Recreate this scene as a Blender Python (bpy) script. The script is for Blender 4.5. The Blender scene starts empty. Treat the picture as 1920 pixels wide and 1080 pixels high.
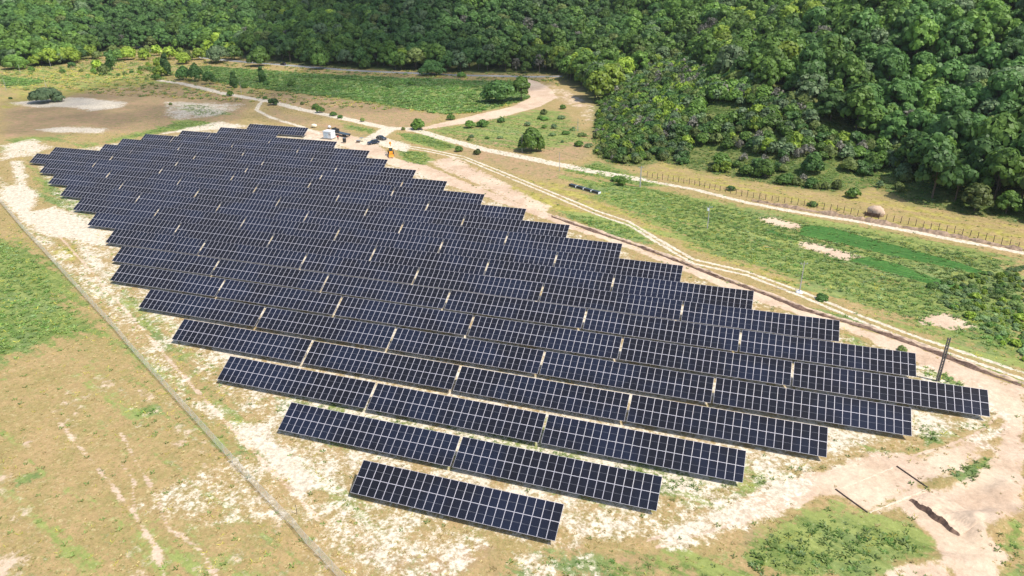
import bpy, bmesh, math, random
import numpy as np
from mathutils import Vector, Matrix
random.seed(7); RNG=np.random.default_rng(7)
C=bpy.context.scene.collection; S=bpy.context.scene
R=math.radians
# ------------------------------------------------ camera, world, sun
CAM=(44.20,-62.55,63.34); PITCH,YAW,ROLL=0.432613,-0.3342695,-0.01413095
cd=bpy.data.cameras.new('camera'); cam=bpy.data.objects.new('camera',cd); C.objects.link(cam); S.camera=cam
fw=Vector((math.sin(YAW)*math.cos(PITCH),math.cos(YAW)*math.cos(PITCH),-math.sin(PITCH)))
rt=Vector((math.cos(YAW),-math.sin(YAW),0)); up=rt.cross(fw)
r2=rt*math.cos(ROLL)+up*math.sin(ROLL); u2=up*math.cos(ROLL)-rt*math.sin(ROLL)
cam.matrix_world=Matrix(((r2.x,u2.x,-fw.x,CAM[0]),(r2.y,u2.y,-fw.y,CAM[1]),(r2.z,u2.z,-fw.z,CAM[2]),(0,0,0,1)))
cd.sensor_width=36; cd.lens=1353.2*36/1920; cd.clip_start=1; cd.clip_end=8000
SUN_EL=58; SUND=Vector((.96,-.2,0)).normalized()      # horizontal direction towards the sun
w=bpy.data.worlds.new('World'); S.world=w; w.use_nodes=True
nt=w.node_tree; bg=nt.nodes['Background']; sk=nt.nodes.new('ShaderNodeTexSky'); sk.sky_type='NISHITA'; sk.sun_disc=False
sk.sun_elevation=R(SUN_EL); sk.sun_rotation=math.atan2(SUND.x,SUND.y); sk.air_density=1.1; sk.dust_density=1.5
nt.links.new(sk.outputs[0],bg.inputs[0]); bg.inputs[1].default_value=.13
sl=bpy.data.lights.new('sun','SUN'); so=bpy.data.objects.new('sun',sl); C.objects.link(so)
sl.energy=3.9; sl.angle=R(.6); sl.color=(1,.95,.87)
SV=Vector((SUND.x*math.cos(R(SUN_EL)),SUND.y*math.cos(R(SUN_EL)),math.sin(R(SUN_EL))))
so.rotation_euler=SV.to_track_quat('Z','Y').to_euler(); so.location=(0,0,300)
S.view_settings.view_transform='Standard'; S.view_settings.look='None'; S.view_settings.exposure=.43; S.view_settings.gamma=1
S.cycles.max_bounces=6; S.cycles.diffuse_bounces=2; S.cycles.glossy_bounces=3; S.cycles.transparent_max_bounces=24; S.cycles.transmission_bounces=3
# ------------------------------------------------ data measured on the ground, metres
FOOT=[(-683.2,278.2),(-530.5,290.7),(-440.1,298.9),(-403.3,307.6),(-415.7,340.2),(-434.2,376.4),(-412.3,412.6),(-332.7,389.5),(-288.1,367.0),(-210.5,348.8),(-129.9,347.5),(-70.9,355.4),(-44.6,307.7),(-28.1,264.8),(-18.8,221.1),(-9.7,181.3),(-0.4,170.0),(8.5,169.8),(14.3,177.7),(29.0,169.7),(47.0,161.3),(66.2,158.0),(78.3,166.0),(88.7,150.9),(111.1,142.8),(136.3,129.1),(174.1,116.0)]
POLY=[
('soil',2.5,0.8,[(-204.5,116.4),(-199.4,117.8),(-171.0,95.7),(-158.6,89.5),(-146.3,77.4),(-144.2,81.5),(-127.8,78.2),(-113.0,70.2),(-102.5,60.8),(-108.8,60.4),(-119.7,63.3),(-131.3,63.9),(-164.0,80.8),(-178.0,91.8),(-175.0,94.5)]),
('soil',2.5,0.4,[(-119.1,64.3),(-109.7,61.3),(-94.8,53.3),(-85.0,43.8),(-72.8,36.6),(-72.8,34.6),(-86.7,43.3),(-104.2,53.8)]),
('soil',2,1,[(-140.5,68.4),(-131.6,68.9),(-117.1,68.2),(-107.3,63.9),(-113.2,62.1),(-125.7,62.3)]),
('green',3,0.3,[(-169.7,96.1),(-142.5,87.2),(-123.1,78.2),(-119.5,70.4),(-138.5,78.3),(-157.1,85.5)]),
('soil',3,0.1,[(-188.3,100.0),(-133.9,66.0),(-110.8,55.4),(-85.5,43.6),(-68.0,33.1),(-53.3,24.3),(-38.9,15.8),(-39.3,13.2),(-50.9,19.2),(-64.7,27.2),(-91.2,41.9),(-128.4,61.5),(-166.5,82.7)]),
('soil',2,0.9,[(-26.9,9.4),(-20.7,10.7),(-16.7,7.8),(-12.3,6.6),(-5.6,1.6),(-5.2,-2.2),(-7.2,-2.8),(-10.3,0.0),(-17.4,3.7),(-23.5,7.0)]),
('soil',4,0.0,[(-6.5,-2.0),(0.2,-1.4),(8.7,-1.7),(18.6,-1.8),(18.7,-8.6),(5.1,-13.0),(0.2,-8.7)]),
('soil',4,0.05,[(-39.1,12.5),(-29.7,12.3),(-17.1,8.4),(-3.4,5.8),(-0.9,-0.8),(-6.5,-2.0),(-17.4,3.7),(-26.8,8.7)]),
('soil',3,-0.1,[(-25.6,-9.8),(-24.0,-4.4),(-18.8,3.3),(-6.5,-2.0),(-4.6,-6.0),(-14.1,-9.1),(-21.2,-10.4)]),
('pink',3,0.85,[(42.5,8.3),(48.4,17.3),(59.1,26.2),(65.0,32.1),(70.3,31.7),(79.3,40.7),(81.4,38.1),(77.2,30.6),(70.8,26.3),(67.7,22.0),(63.6,17.6),(58.7,18.6),(53.6,14.9),(48.7,10.3)]),
('soil',2.5,0.35,[(37.1,6.1),(42.1,12.2),(48.3,17.9),(53.6,22.1),(56.9,21.8),(53.6,15.4),(48.7,10.3),(45.2,6.9),(40.6,3.6)]),
('soil',3,0.1,[(27.2,6.8),(38.5,9.5),(38.5,4.7),(32.3,3.6),(28.1,-0.5)]),
('soil',4,0.0,[(23.1,-3.0),(31.8,0.3),(33.3,-3.8),(24.3,-6.7)]),
('soil',4,0.05,[(-203.5,124.4),(-158.6,193.3),(-111.6,176.0),(34.6,83.7),(84.0,53.3),(82.7,43.8),(38.5,9.5),(27.6,0.3),(0.2,-0.4),(-36.1,17.6),(-86.7,44.7)]),
('soil',2,0.6,[(63.8,51.9),(73.9,56.9),(83.1,52.2),(84.9,44.6),(79.4,34.9),(76.7,37.8),(83.4,44.1),(83.7,51.6),(72.0,54.6)]),
('soil',4,0.5,[(-310.7,200.9),(-306.7,210.9),(-288.7,223.4),(-253.0,219.0),(-244.5,207.1),(-250.9,194.7),(-268.9,199.2),(-287.0,194.4)]),
('soil',3,0.4,[(-243.6,158.0),(-233.4,167.2),(-211.1,168.0),(-207.2,158.9),(-228.4,155.0)]),
('soil',4,0.1,[(-234.5,223.9),(-217.2,230.0),(-190.8,228.3),(-183.6,204.0),(-196.5,188.6),(-209.8,196.9)]),
('soil',3,0.5,[(-184.4,163.3),(-181.7,178.2),(-177.3,192.7),(-157.5,188.1),(-164.0,177.9),(-177.4,170.2)]),
('soil',3,0.4,[(-190.5,137.9),(-188.1,145.5),(-178.7,154.4),(-182.7,145.3),(-183.2,138.3)]),
('soil',3,0.3,[(-229.1,132.2),(-228.3,145.2),(-206.5,135.9),(-203.5,124.4),(-207.8,115.4)]),
('soil',2,0.8,[(-93.3,184.8),(-77.9,176.6),(-73.5,165.4),(-79.9,167.6),(-92.2,174.3)]),
('pink',2,1,[(-134.7,189.1),(-113.5,186.9),(-94.8,178.9),(-73.4,157.0),(-60.0,152.1),(-43.5,140.3),(-20.4,124.5),(-5.0,114.9),(5.6,107.3),(20.7,98.4),(31.5,91.4),(49.9,79.5),(62.3,72.2),(74.4,66.0),(83.1,59.8),(89.4,55.8),(81.3,23.4),(79.8,33.8),(83.7,45.6),(79.6,53.6),(74.2,58.8),(63.2,68.7),(47.4,76.1),(32.0,87.1),(16.3,97.8),(1.0,105.9),(-13.2,114.8),(-29.5,124.9),(-43.5,131.9),(-58.0,139.9),(-72.4,149.2),(-105.0,169.0),(-120.6,171.7)]),
('pink',2,1,[(84.2,52.6),(88.5,52.4),(81.1,22.8),(75.8,17.8),(78.4,15.1),(74.7,10.2),(70.8,8.9),(69.1,15.1),(66.8,19.7),(63.6,17.4),(68.1,24.8),(72.4,24.6),(79.1,33.6),(83.4,42.7)]),
('pink',2,1,[(62.4,6.2),(66.1,9.8),(70.2,11.5),(71.3,9.1)]),
('pink',3,0.5,[(-61.7,155.9),(-56.4,166.4),(-41.1,152.7),(-6.7,121.0),(-10.8,114.1),(-33.5,133.1)]),
('pink',2,1,[(-85.0,337.6),(-73.8,326.8),(-60.6,306.9),(-51.3,283.9),(-53.0,258.1),(-63.0,228.4),(-78.7,207.7),(-85.9,207.8),(-73.7,237.3),(-63.3,262.1),(-61.9,281.1),(-76.3,313.3)]),
('pink',5,0.05,[(-72.4,327.1),(-54.3,310.2),(-32.0,277.3),(-20.1,225.9),(-23.5,219.8),(-32.7,257.1),(-47.1,273.3)]),
('brown',3,0.5,[(-29.2,179.6),(-25.1,193.2),(-16.1,204.6),(-9.3,179.8),(-11.7,171.7),(-23.8,168.2)]),
('pink',2,0.8,[(47.0,130.1),(51.7,130.1),(57.5,125.9),(56.8,120.7),(47.2,124.4)]),
('pink',2,0.9,[(55.5,114.5),(61.4,113.3),(70.5,107.3),(66.0,103.3),(56.6,109.3)]),
('pink',2,0.8,[(76.5,77.8),(83.2,82.8),(86.9,76.5),(82.5,73.8),(77.4,74.6)]),
('yellow',3,-0.1,[(10.0,161.0),(14.3,177.7),(29.1,168.4),(47.0,160.8),(66.1,155.8),(78.1,164.8),(88.3,148.4),(110.3,139.7),(105.9,122.2),(82.4,133.4),(57.2,144.0),(27.4,152.7)]),
('pink',8,-0.45,[(-30.5,-24.7),(-46.8,-11.8),(-59.5,12.8),(-41.6,11.7),(-15.8,-1.8),(2.6,-11.4),(3.9,-13.4)]),
('green',8,0.55,[(-154.0,57.9),(-128.4,61.5),(-106.6,53.1),(-81.1,36.6),(-64.7,27.2),(-69.1,20.4),(-73.1,15.1),(-74.3,9.9),(-81.4,5.8)]),
('green',5,0.7,[(-116.7,31.1),(-100.5,30.6),(-84.3,28.0),(-72.5,24.7),(-74.0,15.8),(-76.8,11.9),(-83.2,7.1)]),
('green',1.5,0.6,[(-43.6,7.1),(-40.2,10.2),(-36.8,7.8),(-40.6,5.1)]),
('green',1.5,0.5,[(-45.9,-10.9),(-43.7,-7.5),(-42.0,-9.3),(-43.4,-12.9)]),
('green',3,0.35,[(-195.1,115.3),(-164.0,100.8),(-140.7,89.3),(-122.8,80.6),(-135.6,79.2),(-158.6,89.5)]),
('green',3,0.25,[(-71.9,34.3),(-61.2,32.8),(-49.6,25.5),(-35.5,16.9),(-29.7,12.3),(-43.0,18.0),(-53.7,22.2)]),
('green',3,0.1,[(38.5,9.3),(48.3,18.4),(59.2,26.9),(69.5,35.3),(71.8,41.8),(65.6,31.7),(57.7,24.3),(48.4,16.3),(40.1,7.5)]),
('green',3,0.3,[(-23.3,14.3),(-24.0,24.1),(48.1,24.8),(48.3,19.0),(38.5,9.5),(38.2,8.9),(10.5,9.1),(-17.1,8.4)]),
('green',4,0.9,[(50.1,1.7),(45.7,4.4),(50.5,10.5),(54.8,14.6),(58.6,17.0),(63.5,16.4),(67.3,18.6),(69.3,14.7),(69.8,10.6),(66.1,9.7),(62.4,5.7)]),
('brown',3,0.3,[(31.3,-0.3),(40.0,3.4),(48.9,3.8),(47.9,1.0),(31.1,-4.5)]),
('green',3,0.3,[(20.9,-7.8),(25.2,-1.4),(32.7,1.9),(45.4,4.3),(50.1,1.7)]),
('green',2,0.6,[(59.6,34.4),(65.0,31.8),(70.7,34.4),(71.5,42.4),(74.5,41.2),(76.9,39.0),(71.8,32.4),(64.8,30.2)]),
('green',2,0.9,[(73.4,30.6),(78.0,34.4),(81.7,35.4),(78.7,28.8),(74.5,26.1)]),
('green',2,0.5,[(76.0,41.7),(82.8,44.6),(81.8,41.5),(76.9,39.3)]),
('green',2,0.45,[(47.9,21.1),(50.9,22.1),(52.9,19.4),(48.4,16.3)]),
('green',2,0.8,[(75.2,14.9),(81.3,23.4),(78.2,10.9),(74.6,9.7),(78.2,14.2)]),
('green',2,0.7,[(75.0,61.3),(80.2,56.6),(83.8,52.5),(74.1,52.6)]),
('green',2,0.4,[(63.1,67.3),(68.2,64.7),(64.5,61.5)]),
('green',5,0.38,[(-16.4,155.2),(11.8,150.5),(43.3,137.4),(69.7,129.5),(104.8,117.8),(90.5,60.4),(82.0,66.6),(65.8,78.0),(50.8,88.7),(35.7,96.6),(17.7,116.0),(-0.3,132.0)]),
('green',4,1,[(70.1,83.7),(83.2,82.8),(85.2,70.0),(91.0,62.3),(103.1,110.9),(92.7,107.7),(83.5,95.9),(76.9,91.1)]),
('green',3,0.8,[(-5.4,153.3),(15.5,147.5),(46.3,133.5),(63.5,108.6),(70.1,83.7),(62.5,89.4),(46.9,110.8),(28.0,121.3),(8.4,134.5)]),
('green',3,0.7,[(-5.4,119.0),(4.3,118.7),(16.7,113.6),(25.5,99.8),(14.8,102.1),(-1.4,112.4)]),
('green',2,0.7,[(56.0,77.2),(65.5,74.8),(73.8,68.1),(90.0,58.2),(89.5,56.4),(83.2,60.2),(74.4,66.2),(62.4,72.4)]),
('green',6,1,[(-308.2,338.0),(-195.0,322.9),(-107.3,324.1),(-84.1,329.9),(-61.4,276.8),(-74.6,239.5),(-88.4,229.7),(-132.6,247.9),(-182.7,260.6),(-215.2,269.1),(-263.6,285.1)]),
('green',5,0.2,[(-85.8,197.6),(-69.6,226.6),(-53.5,251.5),(-39.6,255.2),(-23.5,219.8),(-14.9,201.3),(-29.9,175.5),(-61.3,183.0)]),
('green',3,0.9,[(-94.2,193.3),(-79.6,194.4),(-57.2,178.2),(-62.5,171.0),(-82.9,182.3)]),
('green',3,0.9,[(-80.3,169.2),(-67.7,168.7),(-60.3,159.2),(-60.5,149.1),(-69.6,153.6)]),
('green',6,0.6,[(-189.6,132.4),(-195.9,150.5),(-196.5,188.6),(-182.7,195.8),(-166.3,185.7),(-183.7,165.4),(-191.5,146.3),(-225.0,142.4),(-218.8,124.1),(-241.1,141.6),(-220.6,153.2)]),
('green',4,0.5,[(-229.8,222.3),(-206.1,224.2),(-177.7,205.6),(-195.3,197.2)]),
('green',6,0.45,[(-405.1,271.2),(-352.1,263.0),(-347.0,244.7),(-362.0,237.1)]),
('green',4,0.4,[(-126.0,207.8),(-100.6,198.5),(-97.8,184.5),(-117.6,193.9)]),
('green',5,0.8,[(-6.5,173.2),(21.2,152.0),(14.4,144.4),(-17.1,157.6)]),
('green',3,0.8,[(-5.0,114.9),(-10.5,113.3),(-5.7,112.0)]),
('green',12,-0.55,[(-158.2,60.9),(-135.8,67.6),(-36.9,10.0),(4.3,-14.1),(-35.5,-27.1)]),
('green',8,-0.25,[(-123.1,63.1),(-72.6,39.3),(-23.3,14.3),(-2.9,2.4),(6.0,-5.0),(21.2,-8.5),(7.7,-12.9),(-21.0,2.6),(-58.0,22.9)]),
('dark',1,1,[(57.9,126.4),(64.5,126.3),(71.5,121.6),(82.1,115.0),(90.1,110.0),(94.4,105.7),(92.0,103.8),(84.4,107.0),(76.5,109.5),(68.5,113.3),(56.1,118.1)]),
('dark',1,1,[(66.6,104.1),(71.2,108.2),(77.6,104.9),(82.6,99.7),(90.2,95.2),(91.8,93.6),(83.4,94.2),(75.3,98.6)]),
('green',1.5,1,[(48.2,118.1),(55.5,114.9),(61.3,110.7),(56.6,107.9),(50.6,111.9)]),
('dark',2,0.5,[(49.2,121.3),(56.7,115.6),(55.4,112.6),(48.0,116.9)]),
('brown',10,1,[(-297.4,186.2),(-295.1,257.8),(-258.5,258.1),(-197.6,245.6),(-179.7,217.7),(-160.6,182.0),(-182.3,163.9),(-228.4,155.0),(-237.5,138.9)]),
('brown',4,1,[(-209.8,261.9),(-179.9,256.5),(-132.6,247.9),(-88.4,229.7),(-87.2,210.7),(-92.2,200.9),(-125.4,206.8),(-173.1,228.8)]),
('brown',4,0.3,[(-176.5,225.2),(-122.0,201.1),(-96.5,182.1),(-123.4,187.2),(-157.6,199.2)]),
('brown',4,0.4,[(-69.1,186.1),(-28.3,170.6),(-4.1,147.6),(-20.6,145.8),(-57.8,169.9)]),
('brown',3,0.7,[(-65.0,198.5),(-60.7,203.6),(-41.4,195.7),(-40.3,183.0),(-53.0,183.6)]),
('brown',3,0.2,[(5.6,-6.9),(18.9,-2.6),(26.6,-6.0),(6.8,-12.5)]),
('brown',1.5,0.6,[(27.3,0.2),(30.1,2.0),(31.7,0.7),(28.9,-1.1)]),
('brown',1.5,0.6,[(48.1,9.7),(50.5,10.9),(51.2,7.9),(47.6,5.9)]),
('green',8,-0.1,[(-440.1,298.9),(-370.1,342.3),(-263.6,328.8),(-265.9,274.7),(-332.3,213.7)]),
('yellow',8,0.15,[(-440.1,298.9),(-339.2,310.6),(-273.0,282.7),(-295.2,254.1),(-297.4,186.2)]),
('yellow',3,0.7,[(65.9,128.4),(74.5,127.7),(78.5,121.1),(69.1,121.3)]),
('yellow',4,0.2,[(-28.0,146.7),(-9.6,143.0),(16.2,124.5),(34.7,107.0),(56.2,90.4),(69.6,78.5),(56.1,81.9),(35.8,95.0),(15.0,115.2),(-9.8,131.8)]),
('yellow',4,0.3,[(-57.0,158.7),(-25.1,138.5),(-9.1,129.4),(5.9,118.2),(-5.5,116.6),(-19.3,121.2)]),
('yellow',2,0.7,[(-115.2,54.0),(-112.3,60.5),(-101.9,51.8),(-107.4,49.4)]),
('yellow',3,0.2,[(-83.3,41.4),(-56.5,32.0),(-37.8,19.7),(-49.6,25.5)]),
('yellow',4,0.2,[(49.0,1.4),(51.7,9.9),(60.8,12.9),(62.4,5.7)])]
LINE=[
('pink',0.22,0.6,0.35,[(37.4,4.2),(44.3,9.9),(52.3,16.5),(64.5,27.5),(75.0,35.7),(80.9,41.9),(84.3,48.0)]),
('pink',0.22,0.6,0.3,[(38.7,3.5),(45.6,9.1),(53.6,15.6),(65.7,26.0),(75.2,33.6),(81.7,40.1),(85.5,47.6)]),
('pink',0.3,0.7,0.3,[(-148.8,75.2),(-121.7,63.5),(-83.3,41.4),(-52.6,23.6),(-30.8,11.2),(-14.5,2.2),(-1.4,-5.0)]),
('green',0.2,0.8,0.0,[(-147.2,77.2),(-120.8,65.8),(-80.5,42.3),(-51.0,25.1),(-29.3,12.4),(-11.0,2.1)]),
('pink',0.25,0.8,0.3,[(-24.9,123.6),(-2.5,111.2),(21.1,95.6),(45.8,78.7),(64.9,67.5),(77.6,59.9),(83.8,52.5),(84.1,42.9),(80.5,34.0)]),
('brown',0.2,0.6,0.5,[(-33.1,132.1),(-11.0,115.0),(14.1,98.9),(40.4,81.2),(61.4,69.4),(76.3,61.7),(85.1,55.0),(85.6,44.8),(80.9,31.8),(76.6,21.9)]),
('soil',2.2,1.2,0.7,[(-288.6,278.8),(-269.0,273.9),(-216.2,248.7),(-186.8,239.4),(-159.3,225.8),(-125.5,211.4),(-98.5,199.1),(-90.1,201.5)]),
('soil',2.2,1.2,0.5,[(-90.1,201.5),(-70.6,189.4),(-51.0,178.3),(-27.9,169.2),(-7.2,160.5),(11.0,155.0)]),
('soil',1.0,0.8,0.45,[(11.0,155.0),(27.7,149.4),(43.2,140.8),(57.1,135.8),(70.0,133.0),(87.4,126.9),(105.4,120.0)]),
('soil',0.42,0.45,0.6,[(-84.4,176.5),(-69.4,172.3),(-52.2,166.0),(-30.8,149.7),(-10.3,133.8),(5.1,121.7),(15.0,115.6),(23.3,105.9),(33.5,94.6),(45.3,90.9),(56.1,83.8),(65.6,76.3),(74.1,70.3),(81.9,65.8),(90.6,60.8)]),
('soil',0.42,0.45,0.6,[(-82.9,173.5),(-68.0,169.4),(-50.8,162.7),(-29.6,146.3),(-9.5,130.8),(5.8,118.6),(15.5,112.8),(23.8,103.0),(33.7,92.1),(45.4,88.8),(56.1,81.4),(65.4,73.9),(73.8,67.9),(81.5,63.6),(90.1,58.6)]),
('soil',1.0,1,0.3,[(-187.6,236.3),(-177.3,218.3),(-158.8,204.7),(-137.7,193.6),(-120.7,182.9)]),
('soil',3.5,1.5,0.9,[(-98.5,199.1),(-96.5,182.1),(-95.0,175.3)]),
('road',2.8,0.8,1,[(-440.2,414.0),(-402.9,397.0),(-312.3,364.2),(-275.8,356.1),(-243.2,350.8),(-206.7,342.5),(-168.7,340.2),(-126.6,339.6),(-88.3,342.8),(-69.3,349.6)]),
('pink',2.4,1.5,1,[(-88.7,198.8),(-79.9,210.5),(-71.6,231.9),(-62.9,256.8),(-61.4,281.2),(-75.2,313.6),(-85.3,333.5)]),
('pink',0.2,0.8,0.05,[(-50.9,1.0),(-42.3,-3.0),(-31.4,-7.9),(-24.8,-11.1),(-18.1,-14.6),(-13.2,-18.2)]),
('pink',0.2,0.7,0.2,[(-39.8,1.8),(-30.9,-3.7),(-25.2,-7.0),(-19.0,-11.7),(-12.0,-13.6),(-7.7,-16.4)]),
('pink',0.15,0.7,0.15,[(-34.4,-3.6),(-29.5,-6.2),(-24.8,-11.1)]),
('green',0.5,0.6,0.9,[(34.8,-2.1),(35.2,-2.4)])]
FENCE=[(-195.3,98.0),(-154.3,75.0),(-133.3,63.3),(-118.7,55.5),(-78.7,33.7),(-68.2,28.1),(-56.6,21.5),(-46.5,16.0),(-21.8,2.5),(-12.0,-2.8),(-7.4,-5.2),(-3.9,-7.0),(-0.9,-8.8),(1.9,-10.2),(7.1,-13.0)]
BERM=[(-5.4,113.5),(5.7,106.9),(20.7,98.4),(31.5,91.4),(40.0,85.4),(49.9,79.5),(55.9,75.0),(62.3,72.2),(67.8,69.9),(74.4,66.0),(78.2,63.5),(83.1,59.8),(89.4,56.0)]
WFENCE=[(12.7,158.0),(27.3,153.8),(43.0,145.8),(57.2,142.5),(70.3,138.0),(82.5,133.8),(93.8,129.9),(105.9,122.2)]
BANK=[(44.6,142.7),(57.1,138.6),(70.1,134.8),(82.1,130.8),(93.2,127.1),(105.8,121.5)]
THICK=[(80.8,94.5),(94.4,105.7),(103.3,111.5),(108.9,105.2),(95.3,57.7),(91.6,64.7),(88.6,72.3),(85.1,83.4),(81.6,84.2)]
SHADEA=[(-334.7,215.5,-0.4),(-297.3,259.9,-0.4),(-289.9,297.5,-0.3),(-279.2,328.0,-0.4),(-185.5,306.9,-0.4),(-84.5,265.1,-0.3),(-101.2,240.6,-0.4),(-110.7,217.5,-0.4),(-133.9,203.6,-0.3),(-153.7,201.3,-0.4),(-171.9,189.2,-0.4),(-188.6,170.6,-0.3),(-213.2,153.9,-0.4),(-241.4,141.7,-0.5)]
SHADEB=[(-99.1,505.5,39.2),(-62.2,433.6,16.2),(-30.5,394.4,11.2),(9.8,387.8,21.6),(34.0,418.4,31.3),(41.3,450.5,41.6)]
SHADEC=[(-299.5,353.6,-0.4),(-344.8,445.6,10.1),(-412.1,558.8,36.7),(-228.5,500.3,39.3),(-158.1,407.2,13.5),(-100.3,379.8,4.8),(-74.4,361.0,0.3),(-82.1,305.5,-0.4),(-98.0,300.1,-0.2),(-190.7,315.6,-0.3)]
SCRUB=[(-30.8,273.2,-0.4),(-22.3,316.9,4.2),(2.6,353.3,11.0),(23.0,269.3,13.0),(45.7,219.3,13.8),(67.4,208.4,9.5),(89.3,191.2,4.1),(89.1,152.7,-0.5),(78.4,166.5,-0.5),(66.3,158.8,-0.5),(47.0,161.5,-0.4),(28.9,170.3,-0.5),(14.3,178.0,-0.4),(8.4,170.3,-0.3),(-0.5,170.6,-0.4),(-9.7,181.4,-0.4)]
TREES=[
('oak_dark',(-74.9,264.9,-0.3),11,17,'big round dark tree beside the pale dirt road bend'),
('oak_mid',(-66.2,272.6,-0.3),12,9.5,'upright green tree standing against the big round dark tree by the dirt road'),
('oak_mid',(-31.9,179.5,-0.4),9,10,'single dense bright green tree beside the grey-straw meadow'),
('oak_mid',(99.1,169.4,2.7),10,20,'broad spreading tree clump at the grassy foot of the right hill'),
('oak_dark',(60.9,171.5,0.7),8,6.5,'tree with a visible pale trunk at the foot of the scrubby slope'),
('oak_mid',(47.2,168.5,-0.3),6.5,7,'green tree among shrubs left of the pale trunked tree on the slope'),
('oak_bright',(47.2,184.1,2.9),6,4.5,'bright green small tree on the scrubby slope above the straw bank'),
('grey',(-292.9,207.8,-0.4),8,16,'blue grey willow bush beside the white bare patch'),
('poplar',(-352.8,307.2,-0.3),12,6,'narrow upright tree left of the pale track in the sunlit meadow'),
('poplar',(-298.6,295.6,-0.4),13,6,'narrow upright tree beside the start of the pale track'),
('oak_mid',(-267.9,343.7,-0.2),12,15,'round topped tree in front of the asphalt road'),
('grey',(-307.1,352.1,-0.4),13,17,'wide olive tree at the sunlit end of the asphalt road'),
('oak_dark',(-142.1,336.0,-0.3),9,16,'dark round tree hanging over the asphalt road edge'),
('oak_mid',(-221.2,341.2,-0.3),11,12,'leafy tree hiding part of the asphalt road'),
('oak_dark',(-240.3,356.7,-0.3),10,10,'dark tree at the verge of the asphalt road'),
('oak_dark',(-276.6,284.6,-0.4),9,9,'leftmost dark tree of the clump below the sunlit wood'),
('oak_dark',(-266.0,282.5,-0.3),10,9,'dark tree in the middle of the clump by the pale track'),
('oak_dark',(-249.8,274.2,-0.2),8,7,'rightmost dark tree of the clump by the pale track'),
('poplar',(-227.9,267.7,-0.3),9,4,'slim dark tree in the shaded green meadow'),
('poplar',(-224.3,287.6,-0.4),9,4,'slim leaning tree in the shaded green meadow'),
('oak_mid',(-86.5,201.4,-0.4),5,6,'dark green bush at the junction of the tracks'),
('oak_mid',(-420.2,294.2,-0.4),10,18,'green tree at the left end of the wood edge'),
('oak_bright',(-418.3,312.5,-0.1),10,16,'broad bright green tree at the left wood edge'),
('oak_bright',(-409.8,325.9,-0.2),12,18,'tall bright green tree in front of the left wood'),
('grey',(-445.5,328.8,4.9),12,22,'grey green willow behind the left wood edge'),
('oak_dark',(-418.5,342.6,-0.4),11,14,'dark green tree at the left wood edge above the sunlit meadow'),
('oak_bright',(-382.1,349.5,-0.2),10,13,'yellow green tree at the edge of the sunlit wood'),
('oak_bright',(-326.0,341.0,-0.3),9,10,'yellow green tree beside the sunlit clearing'),
('oak_bright',(-331.2,362.5,-0.3),9,10,'bright tree in front of the sunlit bend of the road'),
('oak_mid',(-193.3,348.5,-0.4),7,7,'small tree between the green meadow and the asphalt road'),
('oak_mid',(-32.1,324.4,2.8),11,15,'green tree at the corner where the dirt road meets the forest'),
('oak_mid',(-47.9,324.6,-0.1),8,12,'bushy tree on the bank above the dirt road'),
('oak_bright',(22.7,337.7,14.8),12,19,'bright yellow green tree standing out on the right hillside')]
SHRUBS=[((-399.5,288.6,-0.3),3.5),((-375.2,290.0,-0.3),3),((-390.3,310.4,-0.3),4),((-366.0,295.5,-0.5),2.5),((-346.6,288.3,-0.4),2),((-339.0,285.1,-0.3),2),((-335.6,288.6,-0.4),2),((-328.3,287.7,-0.3),2),((-327.0,291.7,-0.2),2.5),((-332.0,309.7,-0.3),3),((-324.7,308.8,-0.3),3),((-345.8,281.6,-0.3),2),((-328.4,298.2,-0.2),2),((-298.0,278.4,-0.3),2),((-294.7,280.7,-0.2),3),((-213.5,246.0,-0.2),3),((-190.6,243.4,-0.3),2),((-176.6,230.8,-0.3),4),((-163.6,235.2,-0.4),2),((-151.3,227.8,-0.5),3),((-144.8,220.8,-0.3),3.2),((-135.0,216.1,-0.3),2.5),((-129.2,212.2,-0.4),2),((-116.2,208.6,-0.3),2),((-201.2,280.5,-0.4),3),((-204.2,286.5,-0.3),3),((-223.0,269.4,-0.4),3),((-216.9,280.8,-0.5),3),((-91.9,198.4,-0.3),1.6),((-81.2,221.9,-0.4),3),((-67.5,209.2,-0.3),3.5),((-63.2,213.0,-0.4),4),((-58.6,222.7,-0.4),2.5),((-46.1,243.4,-0.4),3),((-41.3,256.7,-0.4),2.5),((71.6,153.7,-0.4),3.4),((60.4,142.7,-0.5),2.2),((38.3,151.4,-0.5),2),((-48.8,170.2,-0.4),2.5),((-56.7,172.0,-0.4),2.5),((6.7,147.5,-0.3),3),((4.3,151.3,-0.4),2.5),((60.2,80.8,-0.7),2),((72.4,63.0,-0.5),1.5),((-138.3,300.0,-0.4),3),((-145.7,289.3,-0.4),3),((-122.0,332.5,-0.3),4),((-319.3,209.2,-0.3),1.5),((-226.2,218.2,-0.4),1.6),((33.4,176.7,-0.1),5),((42.1,168.0,-0.2),4),((53.1,162.5,-0.3),4),((76.1,175.5,0.4),4),((71.5,176.7,1.4),5),((81.0,182.7,2.3),5),((76.2,212.4,9.2),7)]
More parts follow.
